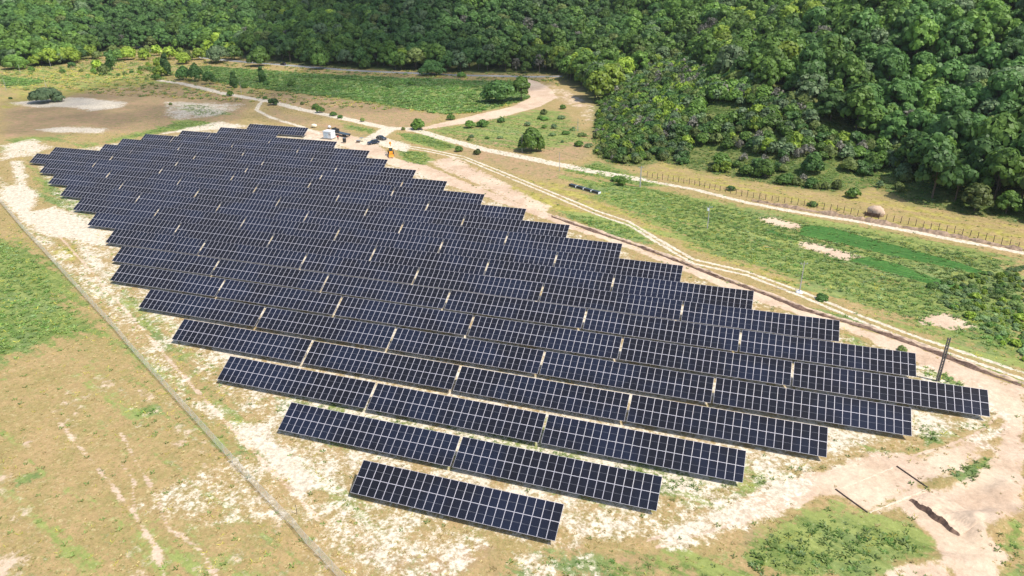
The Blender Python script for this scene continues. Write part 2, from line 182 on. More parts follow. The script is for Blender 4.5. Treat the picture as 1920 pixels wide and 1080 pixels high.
OBJ={'shed': (-112.4,176.0),'car1': (-92.0,173.9),'car2': (-92.3,180.8),'digger': (-77.4,159.0),'trailer': (-110.8,182.5),'pole1': (76.5,53.9),'pole2': (56.0,82.9),'pole3': (34.7,116.3),'pole4': (12.4,147.1),'pole5': (-15.4,157.3),'pole6': (-34.3,176.4),'pole7': (-23.8,214.9),'pole8': (-346.8,228.8),'pole9': (-332.0,240.9),'pole10': (-402.6,282.9),'pole11': (-400.4,303.4),'pole12': (-210.9,251.5),'post': (-4.9,-4.8),'stackA': (-8.1,142.3),'stackB': (2.5,136.6),'hay': (75.6,137.6),'person': (-107.9,175.3),'box': (-103.3,172.3),'pallet': (-98.4,174.0),'whitebox': (-98.3,176.3),'sack': (-129.5,192.3),'sacktop': (-122.3,192.4),'rdcar': (-256.1,352.4),'pitA': (67.8,21.5),'pitB': (72.5,16.3),'pitC': (77.2,19.5),'pitD': (73.8,25.0),'pa': (59.3,20.9),'pb': (62.8,17.5),'pc': (67.4,28.4),'pd': (70.6,24.9),'pe': (63.0,17.6),'pf': (70.9,25.1),'pg': (59.9,21.3),'ph': (67.2,28.3),'roll': (-114.2,178.9),'gate': (-104.1,177.8)}
import math
BUMPS=[(76.6,19.6,3.4,2.2,.5,1.15),(72.6,12.2,3,1.1,.2,.45),(67.8,11,2.6,1,.1,.4),(80,27,2.5,1.6,.9,.5),(73,26.5,2,1.2,.3,.45),(82,22,1.8,3,.4,.5)]
def seg_dist(X,Y,pts,closed=False):
    D=np.full(X.shape,1e9)
    n=len(pts)
    for i in range(n if closed else n-1):
        ax,ay=pts[i]; bx,by=pts[(i+1)%n]; dx,dy=bx-ax,by-ay
        t=np.clip(((X-ax)*dx+(Y-ay)*dy)/(dx*dx+dy*dy+1e-9),0,1)
        D=np.minimum(D,np.hypot(X-ax-t*dx,Y-ay-t*dy))
    return D
def inside(X,Y,pts):
    I=np.zeros(X.shape,bool); n=len(pts)
    for i in range(n):
        ax,ay=pts[i]; bx,by=pts[(i+1)%n]
        if ay==by: continue
        c=((ay>Y)!=(by>Y))&(X<(bx-ax)*(Y-ay)/(by-ay)+ax)
        I^=c
    return I
def hill_sd(X,Y):
    P=FOOT+[(FOOT[-1][0]+3000,FOOT[-1][1]+500),(3000,4500),(-4500,4500),(FOOT[0][0]-3000,FOOT[0][1]+800)]
    return np.where(inside(X,Y,P),1,-1)*seg_dist(X,Y,P,True)
def height(X,Y):
    X=np.asarray(X,float); Y=np.asarray(Y,float)
    s=np.maximum(hill_sd(X,Y),0)
    h=.30*(np.sqrt(s*s+225)-15)
    h=np.where(h>70,70+50*np.tanh((h-70)/50),h)
    und=2.6*np.sin(X*.031+1)*np.cos(Y*.027)+1.6*np.sin(X*.07+Y*.05)
    h=h+und*np.clip(s/60,0,1)
    flat=.12*np.sin(X*.11)*np.sin(Y*.13+.5)*np.clip((np.hypot(X+60,Y-85)-150)/60,0,1)
    for cx,cy,rx,ry,ro,hh in BUMPS:
        a=(X-cx)*math.cos(ro)+(Y-cy)*math.sin(ro); b=-(X-cx)*math.sin(ro)+(Y-cy)*math.cos(ro); flat=flat+hh*np.exp(-((a/rx)**4+(b/ry)**4))*(1+.15*np.sin(a*2.1)*np.cos(b*1.7))
    return h+flat-.25

BANDDIR=math.atan2(BANK[-1][1]-BANK[0][1],BANK[-1][0]-BANK[0][0])
def zat(x,y): return float(height(np.array([x]),np.array([y]))[0])
# ------------------------------------------------ helpers
def setp(o,label=None,cat=None,group=None,kind=None):
    if label: o['label']=label
    if cat: o['category']=cat
    if group: o['group']=group
    if kind: o['kind']=kind
    return o
def link(name,me,parent=None,loc=(0,0,0),rz=0):
    o=bpy.data.objects.new(name,me); C.objects.link(o); o.location=loc; o.rotation_euler=(0,0,rz)
    if parent: o.parent=parent
    return o
def thing(name,label,cat,loc,rz=0,group=None): return setp(link(name,None,None,loc,rz),label,cat,group)
def copytree(o,parent=None):
    c=o.copy(); C.objects.link(c)
    if parent: c.parent=parent
    for ch in KIDS.get(o.name,()):
        copytree(ch,c)
    return c
KIDS={}
def register(o):
    KIDS[o.name]=list(o.children)
    for ch in o.children: register(ch)
class MB:
    def __init__(s): s.v=[]; s.f=[]; s.mi=[]
    def add(s,v,f,m=0):
        n=len(s.v); s.v+= [tuple(p) for p in v]; s.f+=[tuple(i+n for i in q) for q in f]; s.mi+=[m]*len(f)
    def box(s,c,d,m=0,rot=None,taper=(1,1)):
        x,y,z=d[0]/2,d[1]/2,d[2]/2; tx,ty=taper
        P=[Vector(p) for p in ((-x,-y,-z),(x,-y,-z),(x,y,-z),(-x,y,-z),(-x*tx,-y*ty,z),(x*tx,-y*ty,z),(x*tx,y*ty,z),(-x*tx,y*ty,z))]
        if rot is not None: P=[rot@p for p in P]
        s.add([p+Vector(c) for p in P],[(0,3,2,1),(4,5,6,7),(0,1,5,4),(1,2,6,5),(2,3,7,6),(3,0,4,7)],m); return s
    def tube(s,a,b,r0,r1=None,n=8,m=0):
        r1=r0 if r1 is None else r1; a=Vector(a); b=Vector(b); q=(b-a).to_track_quat('Z','Y')
        V=[a+q@Vector((r0*math.cos(2*math.pi*k/n),r0*math.sin(2*math.pi*k/n),0)) for k in range(n)]+[b+q@Vector((r1*math.cos(2*math.pi*k/n),r1*math.sin(2*math.pi*k/n),0)) for k in range(n)]
        s.add(V,[(k,(k+1)%n,n+(k+1)%n,n+k) for k in range(n)]+[tuple(range(n-1,-1,-1)),tuple(range(n,2*n))],m); return s
    def prism(s,prof,y0,y1,m=0):   # profile in xz, extruded in y
        n=len(prof); V=[(p[0],y0,p[1]) for p in prof]+[(p[0],y1,p[1]) for p in prof]
        s.add(V,[(k,(k+1)%n,n+(k+1)%n,n+k) for k in range(n)]+[tuple(range(n-1,-1,-1)),tuple(range(n,2*n))],m); return s
    def blob(s,c,r,m=0,seed=0,amp=.15,sub=2):
        bm=bmesh.new(); bmesh.ops.create_icosphere(bm,subdivisions=sub,radius=1); rr=random.Random(seed)
        V=[Vector((v.co.x*r[0],v.co.y*r[1],v.co.z*r[2]))*(1+rr.uniform(-amp,amp))+Vector(c) for v in bm.verts]
        s.add(V,[tuple(v.index for v in f.verts) for f in bm.faces],m); bm.free(); return s
    def mesh(s,name,mats,smooth=False):
        me=bpy.data.meshes.new(name); me.from_pydata(s.v,[],s.f)
        for m in (mats if isinstance(mats,(list,tuple)) else [mats]): me.materials.append(m)
        me.polygons.foreach_set('material_index',s.mi)
        if smooth: me.polygons.foreach_set('use_smooth',[True]*len(s.f))
        bm=bmesh.new(); bm.from_mesh(me); bmesh.ops.recalc_face_normals(bm,faces=bm.faces); bm.to_mesh(me); bm.free()
        me.update(); return me
    def obj(s,name,mats,parent=None,loc=(0,0,0),rz=0,smooth=False): return link(name,s.mesh(name,mats,smooth),parent,loc,rz)
def srgb(r,g,b): return tuple(((c/255)/12.92 if c/255<=.04045 else ((c/255+.055)/1.055)**2.4) for c in (r,g,b))
class NG:
    def __init__(s,mat): s.nt=mat.node_tree; s.n=s.nt.nodes
    def node(s,t,**k):
        n=s.n.new(t)
        for a,b in k.items(): setattr(n,a,b)
        return n
    def l(s,a,b): s.nt.links.new(a,b)
    def val(s,inp,x):
        if isinstance(x,(int,float)): inp.default_value=x
        elif isinstance(x,tuple): inp.default_value=(*x,1) if len(x)==3 and len(inp.default_value)==4 else x
        else: s.l(x,inp)
    def math(s,op,a,b=0,c=None,clamp=False):
        n=s.node('ShaderNodeMath',operation=op,use_clamp=clamp); s.val(n.inputs[0],a); s.val(n.inputs[1],b)
        if c is not None: s.val(n.inputs[2],c)
        return n.outputs[0]
    def noise(s,vec,scale,detail=4,rough=.6,w=None):
        n=s.node('ShaderNodeTexNoise'); n.inputs['Scale'].default_value=scale; n.inputs['Detail'].default_value=detail; n.inputs['Roughness'].default_value=rough
        s.l(vec,n.inputs['Vector']); return n.outputs[0]
    def mix(s,f,a,b):
        n=s.node('ShaderNodeMix',data_type='RGBA'); s.val(n.inputs[0],f); s.val(n.inputs[6],a); s.val(n.inputs[7],b); return n.outputs[2]
    def mul(s,a,b,f=1.0):
        n=s.node('ShaderNodeMix',data_type='RGBA',blend_type='MULTIPLY'); s.val(n.inputs[0],f); s.val(n.inputs[6],a); s.val(n.inputs[7],b); return n.outputs[2]
    def mr(s,x,a,b,c=0,d=1,smooth=True):
        n=s.node('ShaderNodeMapRange',interpolation_type='SMOOTHSTEP' if smooth else 'LINEAR'); s.val(n.inputs[0],x)
        for i,q in enumerate((a,b,c,d)): n.inputs[i+1].default_value=q
        return n.outputs[0]
    def attr(s,name): return s.node('ShaderNodeAttribute',attribute_name=name).outputs['Fac']
    def gray(s,v):
        n=s.node('ShaderNodeCombineColor'); [s.l(v,n.inputs[i]) for i in range(3)]; return n.outputs[0]
def newmat(name,col=(.5,.5,.5),rough=.8,metal=0,var=.12,vscale=3):
    m=bpy.data.materials.new(name); m.use_nodes=True; g=NG(m); b=m.node_tree.nodes['Principled BSDF']
    b.inputs['Roughness'].default_value=rough; b.inputs['Metallic'].default_value=metal
    tc=g.node('ShaderNodeTexCoord').outputs['Object']
    nz=g.noise(tc,vscale,5,.6); f=g.gray(g.mr(nz,.3,.7,1-var,1+var,False))
    g.l(g.mul(col,f),b.inputs['Base Color']); m['_']=0; return m
def principled(m): return m.node_tree.nodes['Principled BSDF']
# ------------------------------------------------ materials
M={}
M['steel']=newmat('galvanised steel',(.42,.43,.44),.45,.6)
M['concrete']=newmat('pole concrete',(.40,.385,.36),.9,0,.25,2)
M['darkconc']=newmat('weathered concrete',(.13,.12,.115),.9,0,.3,3)
M['wood']=newmat('old wood',(.10,.075,.055),.9,0,.3,5)
M['palewood']=newmat('pale wood',(.62,.52,.38),.85,0,.2,4)
M['rust']=newmat('brown rusty pipe',(.11,.075,.06),.7,.2,.25,4)
M['white']=newmat('white painted sheet',(.74,.77,.80),.5,0,.06,1.5)
M['paleblue']=newmat('pale blue painted sheet',(.55,.66,.74),.5,0,.06,1.5)
M['black']=newmat('black rubber',(.02,.02,.02),.7)
M['navy']=newmat('dark blue car paint',(.025,.04,.08),.25,.3,.05)
M['slate']=newmat('slate grey car paint',(.05,.06,.075),.25,.3,.05)
M['glass']=newmat('dark window glass',(.02,.03,.035),.08,0,.05)
M['orange']=newmat('orange machine paint',(.78,.30,.02),.45,0,.12,2)
M['yellowp']=newmat('yellow machine paint',(.80,.48,.04),.45,0,.12,2)
M['red']=newmat('red cloth',(.5,.04,.04),.8)
M['denim']=newmat('dark trousers',(.03,.04,.07),.9)
M['skin']=newmat('skin',(.45,.27,.19),.6)
M['hay']=newmat('hay',(.52,.38,.27),.95,0,.35,6)
M['haydark']=newmat('dark old boards',(.09,.045,.035),.95,0,.4,6)
M['sack']=newmat('cream bag cloth',(.80,.74,.52),.9)
M['chrome']=newmat('lamp lens',(.7,.7,.7),.2,.4,.02)
# module glass
def glass_mat():
    m=bpy.data.materials.new('solar cell glass'); m.use_nodes=True; g=NG(m); b=principled(m)
    oi=g.node('ShaderNodeObjectInfo'); rnd=oi.outputs['Random']
    c1=g.mix(g.mr(rnd,0,1,0,1,False),(.0125,.0125,.0165),(.0135,.0145,.021))
    geo=g.node('ShaderNodeNewGeometry'); pos=geo.outputs['Position']
    big=g.noise(pos,.075,3,.6); c2=g.mix(g.mr(big,.42,.62,0,1),c1,(.015,.019,.035))  # bluish patches paint the sky's reflection into the base colour
    # half-cut line across the middle and faint cell grid
    tc=g.node('ShaderNodeTexCoord').outputs['Object']; sp=g.node('ShaderNodeSeparateXYZ'); g.l(tc,sp.inputs[0])
    yl=g.math('ABSOLUTE',g.math('SUBTRACT',sp.outputs['Y'],1.126)); line=g.math('LESS_THAN',yl,.013)
    fx=g.math('FRACT',g.math('MULTIPLY',sp.outputs['X'],5.5)); cl=g.math('LESS_THAN',fx,.03)
    fy=g.math('FRACT',g.math('MULTIPLY',sp.outputs['Y'],11.0)); cl2=g.math('LESS_THAN',fy,.05)
    grid=g.math('MAXIMUM',cl,cl2)
    c3=g.mix(g.math('MULTIPLY',grid,.35),c2,(.03,.032,.04)); c4=g.mix(g.math('MULTIPLY',line,.75),c3,(.25,.25,.28))
    g.l(c4,b.inputs['Base Color']); b.inputs['Roughness'].default_value=.12; b.inputs['IOR'].default_value=1.31
    dust=g.noise(pos,2.2,4,.6); g.l(g.mr(dust,.3,.8,.09,.22),b.inputs['Roughness'])
    return m
M['cell']=glass_mat(); M['alu']=newmat('aluminium frame',(.53,.51,.56),.55,.1,.06,2)
M['back']=newmat('white backsheet',(.35,.35,.36),.7)
# foliage
def leaf_mat(name,ca,cb,cc,tr=.3):
    m=bpy.data.materials.new(name); m.use_nodes=True; g=NG(m); nt=m.node_tree; b=principled(m)
    tc=g.node('ShaderNodeTexCoord').outputs['Object']; oi=g.node('ShaderNodeObjectInfo').outputs['Random']
    n1=g.noise(tc,.55,3,.6); n2=g.noise(tc,3.5,2,.6)
    col=g.mix(g.mr(n1,.38,.64),ca,cb); col=g.mix(g.mr(n2,.5,.75,0,.6),col,cc)
    v=g.gray(g.mr(oi,0,1,.78,1.4,False)); col=g.mul(col,v)
    geo=g.node('ShaderNodeNewGeometry'); pn=g.noise(geo.outputs['Position'],.012,2,.5); col=g.mul(col,g.gray(g.mr(pn,.35,.65,.8,1.25)))
    g.l(col,b.inputs['Base Color']); b.inputs['Roughness'].default_value=.55; b.inputs['Specular IOR Level'].default_value=.35
    t=g.node('ShaderNodeBsdfTranslucent'); g.l(col,t.inputs[0]); mx=g.node('ShaderNodeMixShader'); mx.inputs[0].default_value=tr
    out=nt.nodes['Material Output']; g.l(b.outputs[0],mx.inputs[1]); g.l(t.outputs[0],mx.inputs[2]); g.l(mx.outputs[0],out.inputs[0]); return m
L={'mid':leaf_mat('mid green leaves',(.085,.165,.026),(.145,.25,.040),(.22,.33,.06)),
   'bright':leaf_mat('bright green leaves',(.19,.29,.03),(.32,.42,.05),(.42,.50,.07)),
   'dark':leaf_mat('dark green leaves',(.055,.125,.028),(.095,.19,.042),(.155,.25,.055)),
   'grey':leaf_mat('grey green leaves',(.115,.185,.075),(.18,.25,.11),(.25,.31,.16)),
   'dry':leaf_mat('bare grey twigs',(.20,.19,.15),(.28,.26,.21),(.16,.20,.09)),
   'olive':leaf_mat('olive leaves',(.12,.165,.04),(.19,.24,.06),(.28,.31,.10))}
L['weed']=leaf_mat('weed leaves',(.17,.26,.06),(.26,.35,.10),(.42,.48,.22),.45); L['weedgrey']=leaf_mat('grey weed leaves',(.18,.28,.10),(.28,.39,.16),(.46,.52,.30),.45); L['straw']=leaf_mat('dry stalks',(.42,.32,.14),(.56,.45,.22),(.30,.30,.10),.4); L['yel']=leaf_mat('yellow weeds',(.50,.48,.09),(.66,.60,.13),(.3,.34,.08),.45)
L['weedg']=leaf_mat('fresh weed leaves',(.12,.24,.05),(.19,.33,.07),(.28,.42,.12),.45)
M['bark']=newmat('bark',(.13,.10,.075),.95,0,.3,3)
# ------------------------------------------------ ground
def axis(lo,hi,step,far_lo,far_hi):
    a=list(np.arange(lo,hi+step/2,step)); s=step; x=lo; left=[]
    while x>far_lo: s*=1.12; x-=s; left.append(x)
    s=step; x=hi; right=[]
    while x<far_hi: s*=1.12; x+=s; right.append(x)
    return np.array(left[::-1]+a+right)
gx=axis(-215,125,.45,-4500,3500); gy=axis(-40,235,.45,-1500,4500)
# moderately fine belt left of the array and to the far meadow
gx=np.unique(np.concatenate([gx,np.arange(-520,-215,2.5)])); gy=np.unique(np.concatenate([gy,np.arange(236,420,2.0)]))
GX,GY=np.meshgrid(gx,gy); GZ=height(GX,GY)
ny,nx=GX.shape
co=np.stack([GX,GY,GZ],-1).reshape(-1,3)
idx=np.arange(nx*ny).reshape(ny,nx)
fc=np.stack([idx[:-1,:-1],idx[:-1,1:],idx[1:,1:],idx[1:,:-1]],-1).reshape(-1,4)
me=bpy.data.meshes.new('ground'); me.vertices.add(len(co)); me.vertices.foreach_set('co',co.ravel())
me.loops.add(fc.size); me.loops.foreach_set('vertex_index',fc.ravel()); me.polygons.add(len(fc))
me.polygons.foreach_set('loop_start',np.arange(0,fc.size,4)); me.polygons.foreach_set('loop_total',np.full(len(fc),4)); me.polygons.foreach_set('use_smooth',np.ones(len(fc),bool))
me.update(); me.validate()
def cover():
    A={k:np.full(GX.shape,-1.6) for k in ('soil','pink','green','dark','brown','yellow','road')}
    def sub(pts,m):
        xs=[p[0] for p in pts]; ys=[p[1] for p in pts]
        i0,i1=np.searchsorted(gx,[min(xs)-m,max(xs)+m]); j0,j1=np.searchsorted(gy,[min(ys)-m,max(ys)+m]); return slice(j0,j1),slice(i0,i1)
    for t,s,mx,pts in POLY:
        q=sub(pts,s*1.7); X=GX[q];Y=GY[q]
        if X.size==0: continue
        d=np.where(inside(X,Y,pts),1,-1)*seg_dist(X,Y,pts,True)
        v=np.where(d>0,mx*np.minimum(d/(s*1.2),1)-.15*(1-np.minimum(d/(s*1.2),1)),-.15+d/s); A[t][q]=np.maximum(A[t][q],v)
    for t,wd,s,mx,pts in LINE:
        q=sub(pts,wd+s*3); X=GX[q];Y=GY[q]
        if X.size==0: continue
        d=wd-seg_dist(X,Y,pts); A[t][q]=np.maximum(A[t][q],np.minimum(d/s*.9,mx))
    A['hill']=np.clip(hill_sd(GX,GY)/12,-1.5,1.5)
    return A
COV=cover()
for k,a in COV.items():
    at=me.attributes.new('c_'+k,'FLOAT','POINT'); at.data.foreach_set('value',a.astype(np.float32).ravel())
def ground_mat():
    m=bpy.data.materials.new('ground cover'); m.use_nodes=True; g=NG(m); b=principled(m)
    pos=g.node('ShaderNodeNewGeometry').outputs['Position']
    nA=g.noise(pos,.42,8,.68); nB=g.noise(pos,1.9,6,.7); nC=g.noise(pos,.055,4,.6); nD=g.noise(pos,5.5,3,.6); nE=g.noise(pos,.16,6,.62); nH=g.noise(pos,1.5,9,.78)
    mpn=g.node('ShaderNodeMapping'); mpn.inputs['Location'].default_value=(57,31,9); g.l(pos,mpn.inputs[0]); p2=mpn.outputs[0]
    nF=g.noise(p2,.5,8,.7); nG=g.noise(p2,2.6,4,.65)
    rm=g.node('ShaderNodeMapping',vector_type='TEXTURE'); rm.inputs['Rotation'].default_value=(0,0,BANDDIR); rm.inputs['Scale'].default_value=(45,3.2,1); g.l(pos,rm.inputs[0]); band=g.noise(rm.outputs[0],1.0,5,.62)
    def edge(name,n,amp,w=.16,n2=None,amp2=.0,n3=None,amp3=0):
        v=g.math('MULTIPLY_ADD',g.math('SUBTRACT',n,.5),amp,g.attr('c_'+name))
        if n3 is not None: v=g.math('MULTIPLY_ADD',g.math('SUBTRACT',n3,.5),amp3,v)
        if n2 is not None: v=g.math('MULTIPLY_ADD',g.math('SUBTRACT',n2,.5),amp2,v)
        return g.mr(v,-w,w)
    # dry grass base with olive clumps and speckle
    base=g.mix(g.mr(nE,.38,.62),(.39,.27,.13),(.33,.245,.105))
    base=g.mix(g.mr(nF,.5,.66,0,.5),base,(.25,.235,.085))
    base=g.mix(g.mr(nB,.54,.68,0,.8),base,(.50,.41,.22))
    base=g.mix(g.mr(nG,.56,.68,0,.75),base,(.17,.175,.055))
    nI=g.noise(p2,3.4,5,.7); base=g.mix(g.mr(nI,.56,.66,0,.8),base,(.175,.215,.05)); base=g.mix(g.mr(nI,.30,.38,.7,0),base,(.56,.50,.20))
    yel=g.mix(g.mr(nF,.4,.6),(.27,.24,.06),(.42,.36,.10)); base=g.mix(edge('yellow',nA,1.8,.2,band,1.5),base,yel)
    brn=g.mix(g.mr(nA,.38,.64),(.40,.26,.15),(.29,.235,.11)); brn=g.mix(g.mr(nE,.5,.7,0,.6),brn,(.44,.26,.165)); brn=g.mix(g.mr(nF,.55,.7,0,.7),brn,(.22,.23,.075)); base=g.mix(edge('brown',nA,1.6,.3,nE,1.6),base,brn)
    grn=g.mix(g.mr(nF,.36,.62),(.125,.175,.045),(.225,.265,.075)); grn=g.mix(g.mr(nB,.55,.72,0,.8),grn,(.38,.39,.18)); grn=g.mix(g.mr(nG,.55,.7,0,.8),grn,(.075,.125,.03)); grn=g.mix(g.mr(nC,.5,.66,0,.55),grn,(.17,.23,.10)); grn=g.mix(g.mr(band,.52,.62,0,.6),grn,(.30,.33,.10)); grn=g.mix(g.mr(band,.36,.46,.65,0),grn,(.085,.16,.035)); grn=g.mix(g.mr(nI,.62,.70,0,.6),grn,(.60,.58,.38))
    base=g.mix(edge('green',nA,1.8,.2,nB,1.0,band,2.6),base,grn)
    hl=g.mix(g.mr(nE,.42,.6),(.085,.125,.032),(.19,.20,.07)); hl=g.mix(g.mr(nB,.5,.7,0,.7),hl,(.06,.10,.025)); base=g.mix(edge('hill',nE,1.5,.4),base,hl)
    drk=g.mix(g.mr(nB,.4,.65),(.055,.155,.03),(.10,.215,.05)); rm2=g.node('ShaderNodeMapping',vector_type='TEXTURE'); rm2.inputs['Rotation'].default_value=(0,0,BANDDIR); rm2.inputs['Scale'].default_value=(14,.5,1); g.l(pos,rm2.inputs[0]); rows=g.noise(rm2.outputs[0],1.0,3,.6); drk=g.mix(g.mr(nF,.5,.68,0,.7),drk,(.13,.20,.055)); drk=g.mix(g.mr(rows,.46,.6,.75,0),drk,(.04,.11,.025)); base=g.mix(g.mr(rows,.58,.7,0,.0),base,drk); base=g.mix(edge('dark',nB,1.2,.2,nA,.8),base,drk)
    pnk=g.mix(g.mr(nE,.36,.64),(.50,.36,.25),(.59,.445,.325)); pnk=g.mix(g.mr(nD,.58,.72,0,.5),pnk,(.36,.24,.16)); pnk=g.mix(g.mr(nC,.45,.62,0,.6),pnk,(.66,.53,.38))
    base=g.mix(edge('pink',nA,1.4,.15,nB,.6,nE,1.2),base,pnk)
    soil=g.mix(g.mr(nH,.35,.62),(.50,.42,.31),(.66,.58,.455)); soil=g.mix(g.mr(nG,.6,.68,0,.6),soil,(.32,.30,.15)); soil=g.mix(g.mr(nC,.52,.7,0,.4),soil,(.66,.54,.42))
    base=g.mix(edge('soil',nH,2.2,.24,nA,1.3,nE,1.6),base,soil)
    base=g.mix(edge('road',nB,.3,.2),base,(.30,.30,.29))
    fine=g.math('MULTIPLY_ADD',g.math('SUBTRACT',nH,.5),1.5,1.0); base=g.mul(base,g.gray(g.mr(fine,.55,1.45,.62,1.34,False)))
    g.l(base,b.inputs['Base Color']); b.inputs['Roughness'].default_value=.95; b.inputs['Specular IOR Level'].default_value=.1
    bp=g.node('ShaderNodeBump'); bp.inputs['Strength'].default_value=.5; bp.inputs['Distance'].default_value=.18; g.l(g.math('MULTIPLY_ADD',nB,.6,g.math('MULTIPLY',nD,.25)),bp.inputs['Height']); g.l(bp.outputs[0],b.inputs['Normal'])
    return m
M['ground']=ground_mat(); me.materials.append(M['ground']); ground=link('ground',me); setp(ground,kind='structure')
def covat(name,X,Y):
    i=np.clip(np.searchsorted(gx,X),0,nx-1); j=np.clip(np.searchsorted(gy,Y),0,ny-1); return COV[name][j,i]
# ------------------------------------------------ clouds that shade the far wood and meadow (high above the frame)
def cloud_mat(op):
    cm=bpy.data.materials.new('cloud'); cm.use_nodes=True; g=NG(cm); b=principled(cm); b.inputs['Base Color'].default_value=(.9,.9,.92,1); b.inputs['Roughness'].default_value=1
    tr=g.node('ShaderNodeBsdfTransparent'); mx=g.node('ShaderNodeMixShader'); mx.inputs[0].default_value=op
    g.l(tr.outputs[0],mx.inputs[1]); g.l(b.outputs[0],mx.inputs[2]); g.l(mx.outputs[0],cm.node_tree.nodes['Material Output'].inputs[0]); return cm
def cloud(pts,label,seed,op,alt=520,step=26):
    k=1/math.tan(R(SUN_EL)); P=[(p[0]+SUND.x*k*(alt-p[2]),p[1]+SUND.y*k*(alt-p[2])) for p in pts]
    rr=random.Random(seed); xs=[p[0] for p in P]; ys=[p[1] for p in P]; mb=MB(); x=min(xs)
    while x<max(xs):
        y=min(ys)
        while y<max(ys):
            px,py=x+rr.uniform(-8,8),y+rr.uniform(-8,8)
            if inside(np.array([px]),np.array([py]),P)[0] and seg_dist(np.array([px]),np.array([py]),P,True)[0]>10:
                s=rr.uniform(18,30); mb.blob((px,py,alt+rr.uniform(-4,16)),(s,s,s*.5),0,rr.random(),.06,2)
            y+=step
        x+=step
    o=mb.obj('cloud',cloud_mat(op),smooth=True); setp(o,label,'cloud'); o['kind']='structure'
cloud(SHADEA,'thin white cloud high above the far meadow',3,.13)
cloud(SHADEC,'thicker white cloud high above the wooded hill',5,.30)
cloud(SHADEB,'smaller white cloud high above the right hillside',4,.16)
# ------------------------------------------------ solar tables
P_T=27.75; NC=24; MWD,MHT=1.122,2.252; PX=27.40/24; TILT=R(30); H0=.62
def make_module():
    mb=MB(); t=.035; fr=.030; w,h=MWD,MHT
    # frame ring + glass + back, lying in xy, normal +z
    o=[(0,0),(w,0),(w,h),(0,h)]; i=[(fr,fr),(w-fr,fr),(w-fr,h-fr),(fr,h-fr)]
    V=[(*p,t) for p in o]+[(*p,t) for p in i]+[(*p,0) for p in o]+[(*p,t-.004) for p in i]
    F=[(k,(k+1)%4,4+(k+1)%4,4+k) for k in range(4)]+[(8+k,8+(k+1)%4,(k+1)%4,k) for k in range(4)]+[(4+k,4+(k+1)%4,12+(k+1)%4,12+k) for k in range(4)]
    mb.add(V,F,0); mb.add([V[12+k] for k in range(4)],[(0,1,2,3)],1); mb.add([V[8+k] for k in range(4)],[(3,2,1,0)],2)
    me=bpy.data.meshes.new('solar_module'); me.from_pydata(mb.v,[],mb.f)
    for m in ('alu','cell','back'): me.materials.append(M[m])
    me.polygons.foreach_set('material_index',mb.mi); return me
MODULE=make_module()
def make_table(nc):
    t=thing('solar_table','x','solar table',(0,0,0)); W=nc*PX; c,s=math.cos(TILT),math.sin(TILT)
    for r in range(2):
        for k in range(nc):
            o=link('solar_module',MODULE,t); d=r*(MHT+.018)
            o.location=(k*PX+.01,d*c,H0+d*s); o.rotation_euler=(TILT,0,0)
    fr=MB(); rot=Matrix.Rotation(TILT,3,'X')
    for d in (.45,1.75,2.8,4.1): fr.box((W/2,d*c+.05*s,H0+d*s-.05*c),(W-.1,.05,.08),0,rot)
    n=max(2,round(W/3.9)); xs=[1+(W-2)*k/(n-1) for k in range(n)]
    for x in xs: fr.box((x,2.27*c+.13*s,H0+2.27*s-.13*c),(.06,4.1,.08),0,rot)
    fr.obj('mounting_frame',M['steel'],t)
    legf=MB().box((0,0,.42),(.09,.06,1.1)).mesh('leg',M['steel']); legr=MB().box((0,0,1.1),(.09,.06,2.3)).mesh('leg_tall',M['steel'])
    for x in xs:
        link('leg',legf,t,(x,.75*c,-.15)); link('leg',legr,t,(x,3.6*c,-.1))
    register(t); return t
ROWS=[(0,1),(-17.2,2),(-35.1,3),(-52.3,4),(-68.4,5),(-84.6,6),(-93.1,6),(-104.1,6),(-119.1,6),(-133.8,6),(-148.5,6),(-163.2,6),(-177.2,6),(-192.2,6)]
LAY=[[(x+k*P_T,24) for k in range(n)] for x,n in ROWS]
LAY.append([(-193.6+k*P_T,24) for k in range(5)]+[(-193.6+5*P_T,12)])
h=P_T/2
LAY.append([(-180,12)]+[(-180+h+k*P_T,24) for k in range(4)])
LAY.append([(-180.6+k*P_T,24) for k in range(4)])
LAY.append([(-178.2,12)]+[(-178.2+h+k*P_T,24) for k in range(3)])
LAY.append([(-168.6,12)]+[(-168.6+h+k*P_T,24) for k in range(2)])
LAY.append([(-157.6,24)]); LAY.append([(-150.4,24)])
ORD=['front','second','third','fourth','fifth','sixth','seventh','eighth','ninth','tenth','eleventh','twelfth','thirteenth','fourteenth','fifteenth','sixteenth','seventeenth','eighteenth','nineteenth','twentieth','rearmost']
POS=['first','second','third','fourth','fifth','sixth']
full=make_table(24); half=make_table(12); used=set()
for r,row in enumerate(LAY):
    for k,(x,nc) in enumerate(row):
        src=full if nc==24 else half
        if src.name in used: t=copytree(src)
        else: t=src; used.add(src.name)
        t.location=(x,r*8.76+.05*math.sin(r*2.1),RNG.uniform(-.03,.03)); t.rotation_euler=(R(RNG.uniform(-.25,.25)),R(RNG.uniform(-.12,.12)),0)
        nm='solar table' if nc==24 else 'short solar table'
        rl='front row' if r==0 else ('%s row' % ORD[r] if r==20 else '%s row from the front'%ORD[r])
        pl='alone in the' if len(row)==1 else '%s from the left in the'%POS[k]
        setp(t,'dark tilted %s, %s %s'%(nm,pl,rl),'solar table','tilted solar tables of the solar farm')
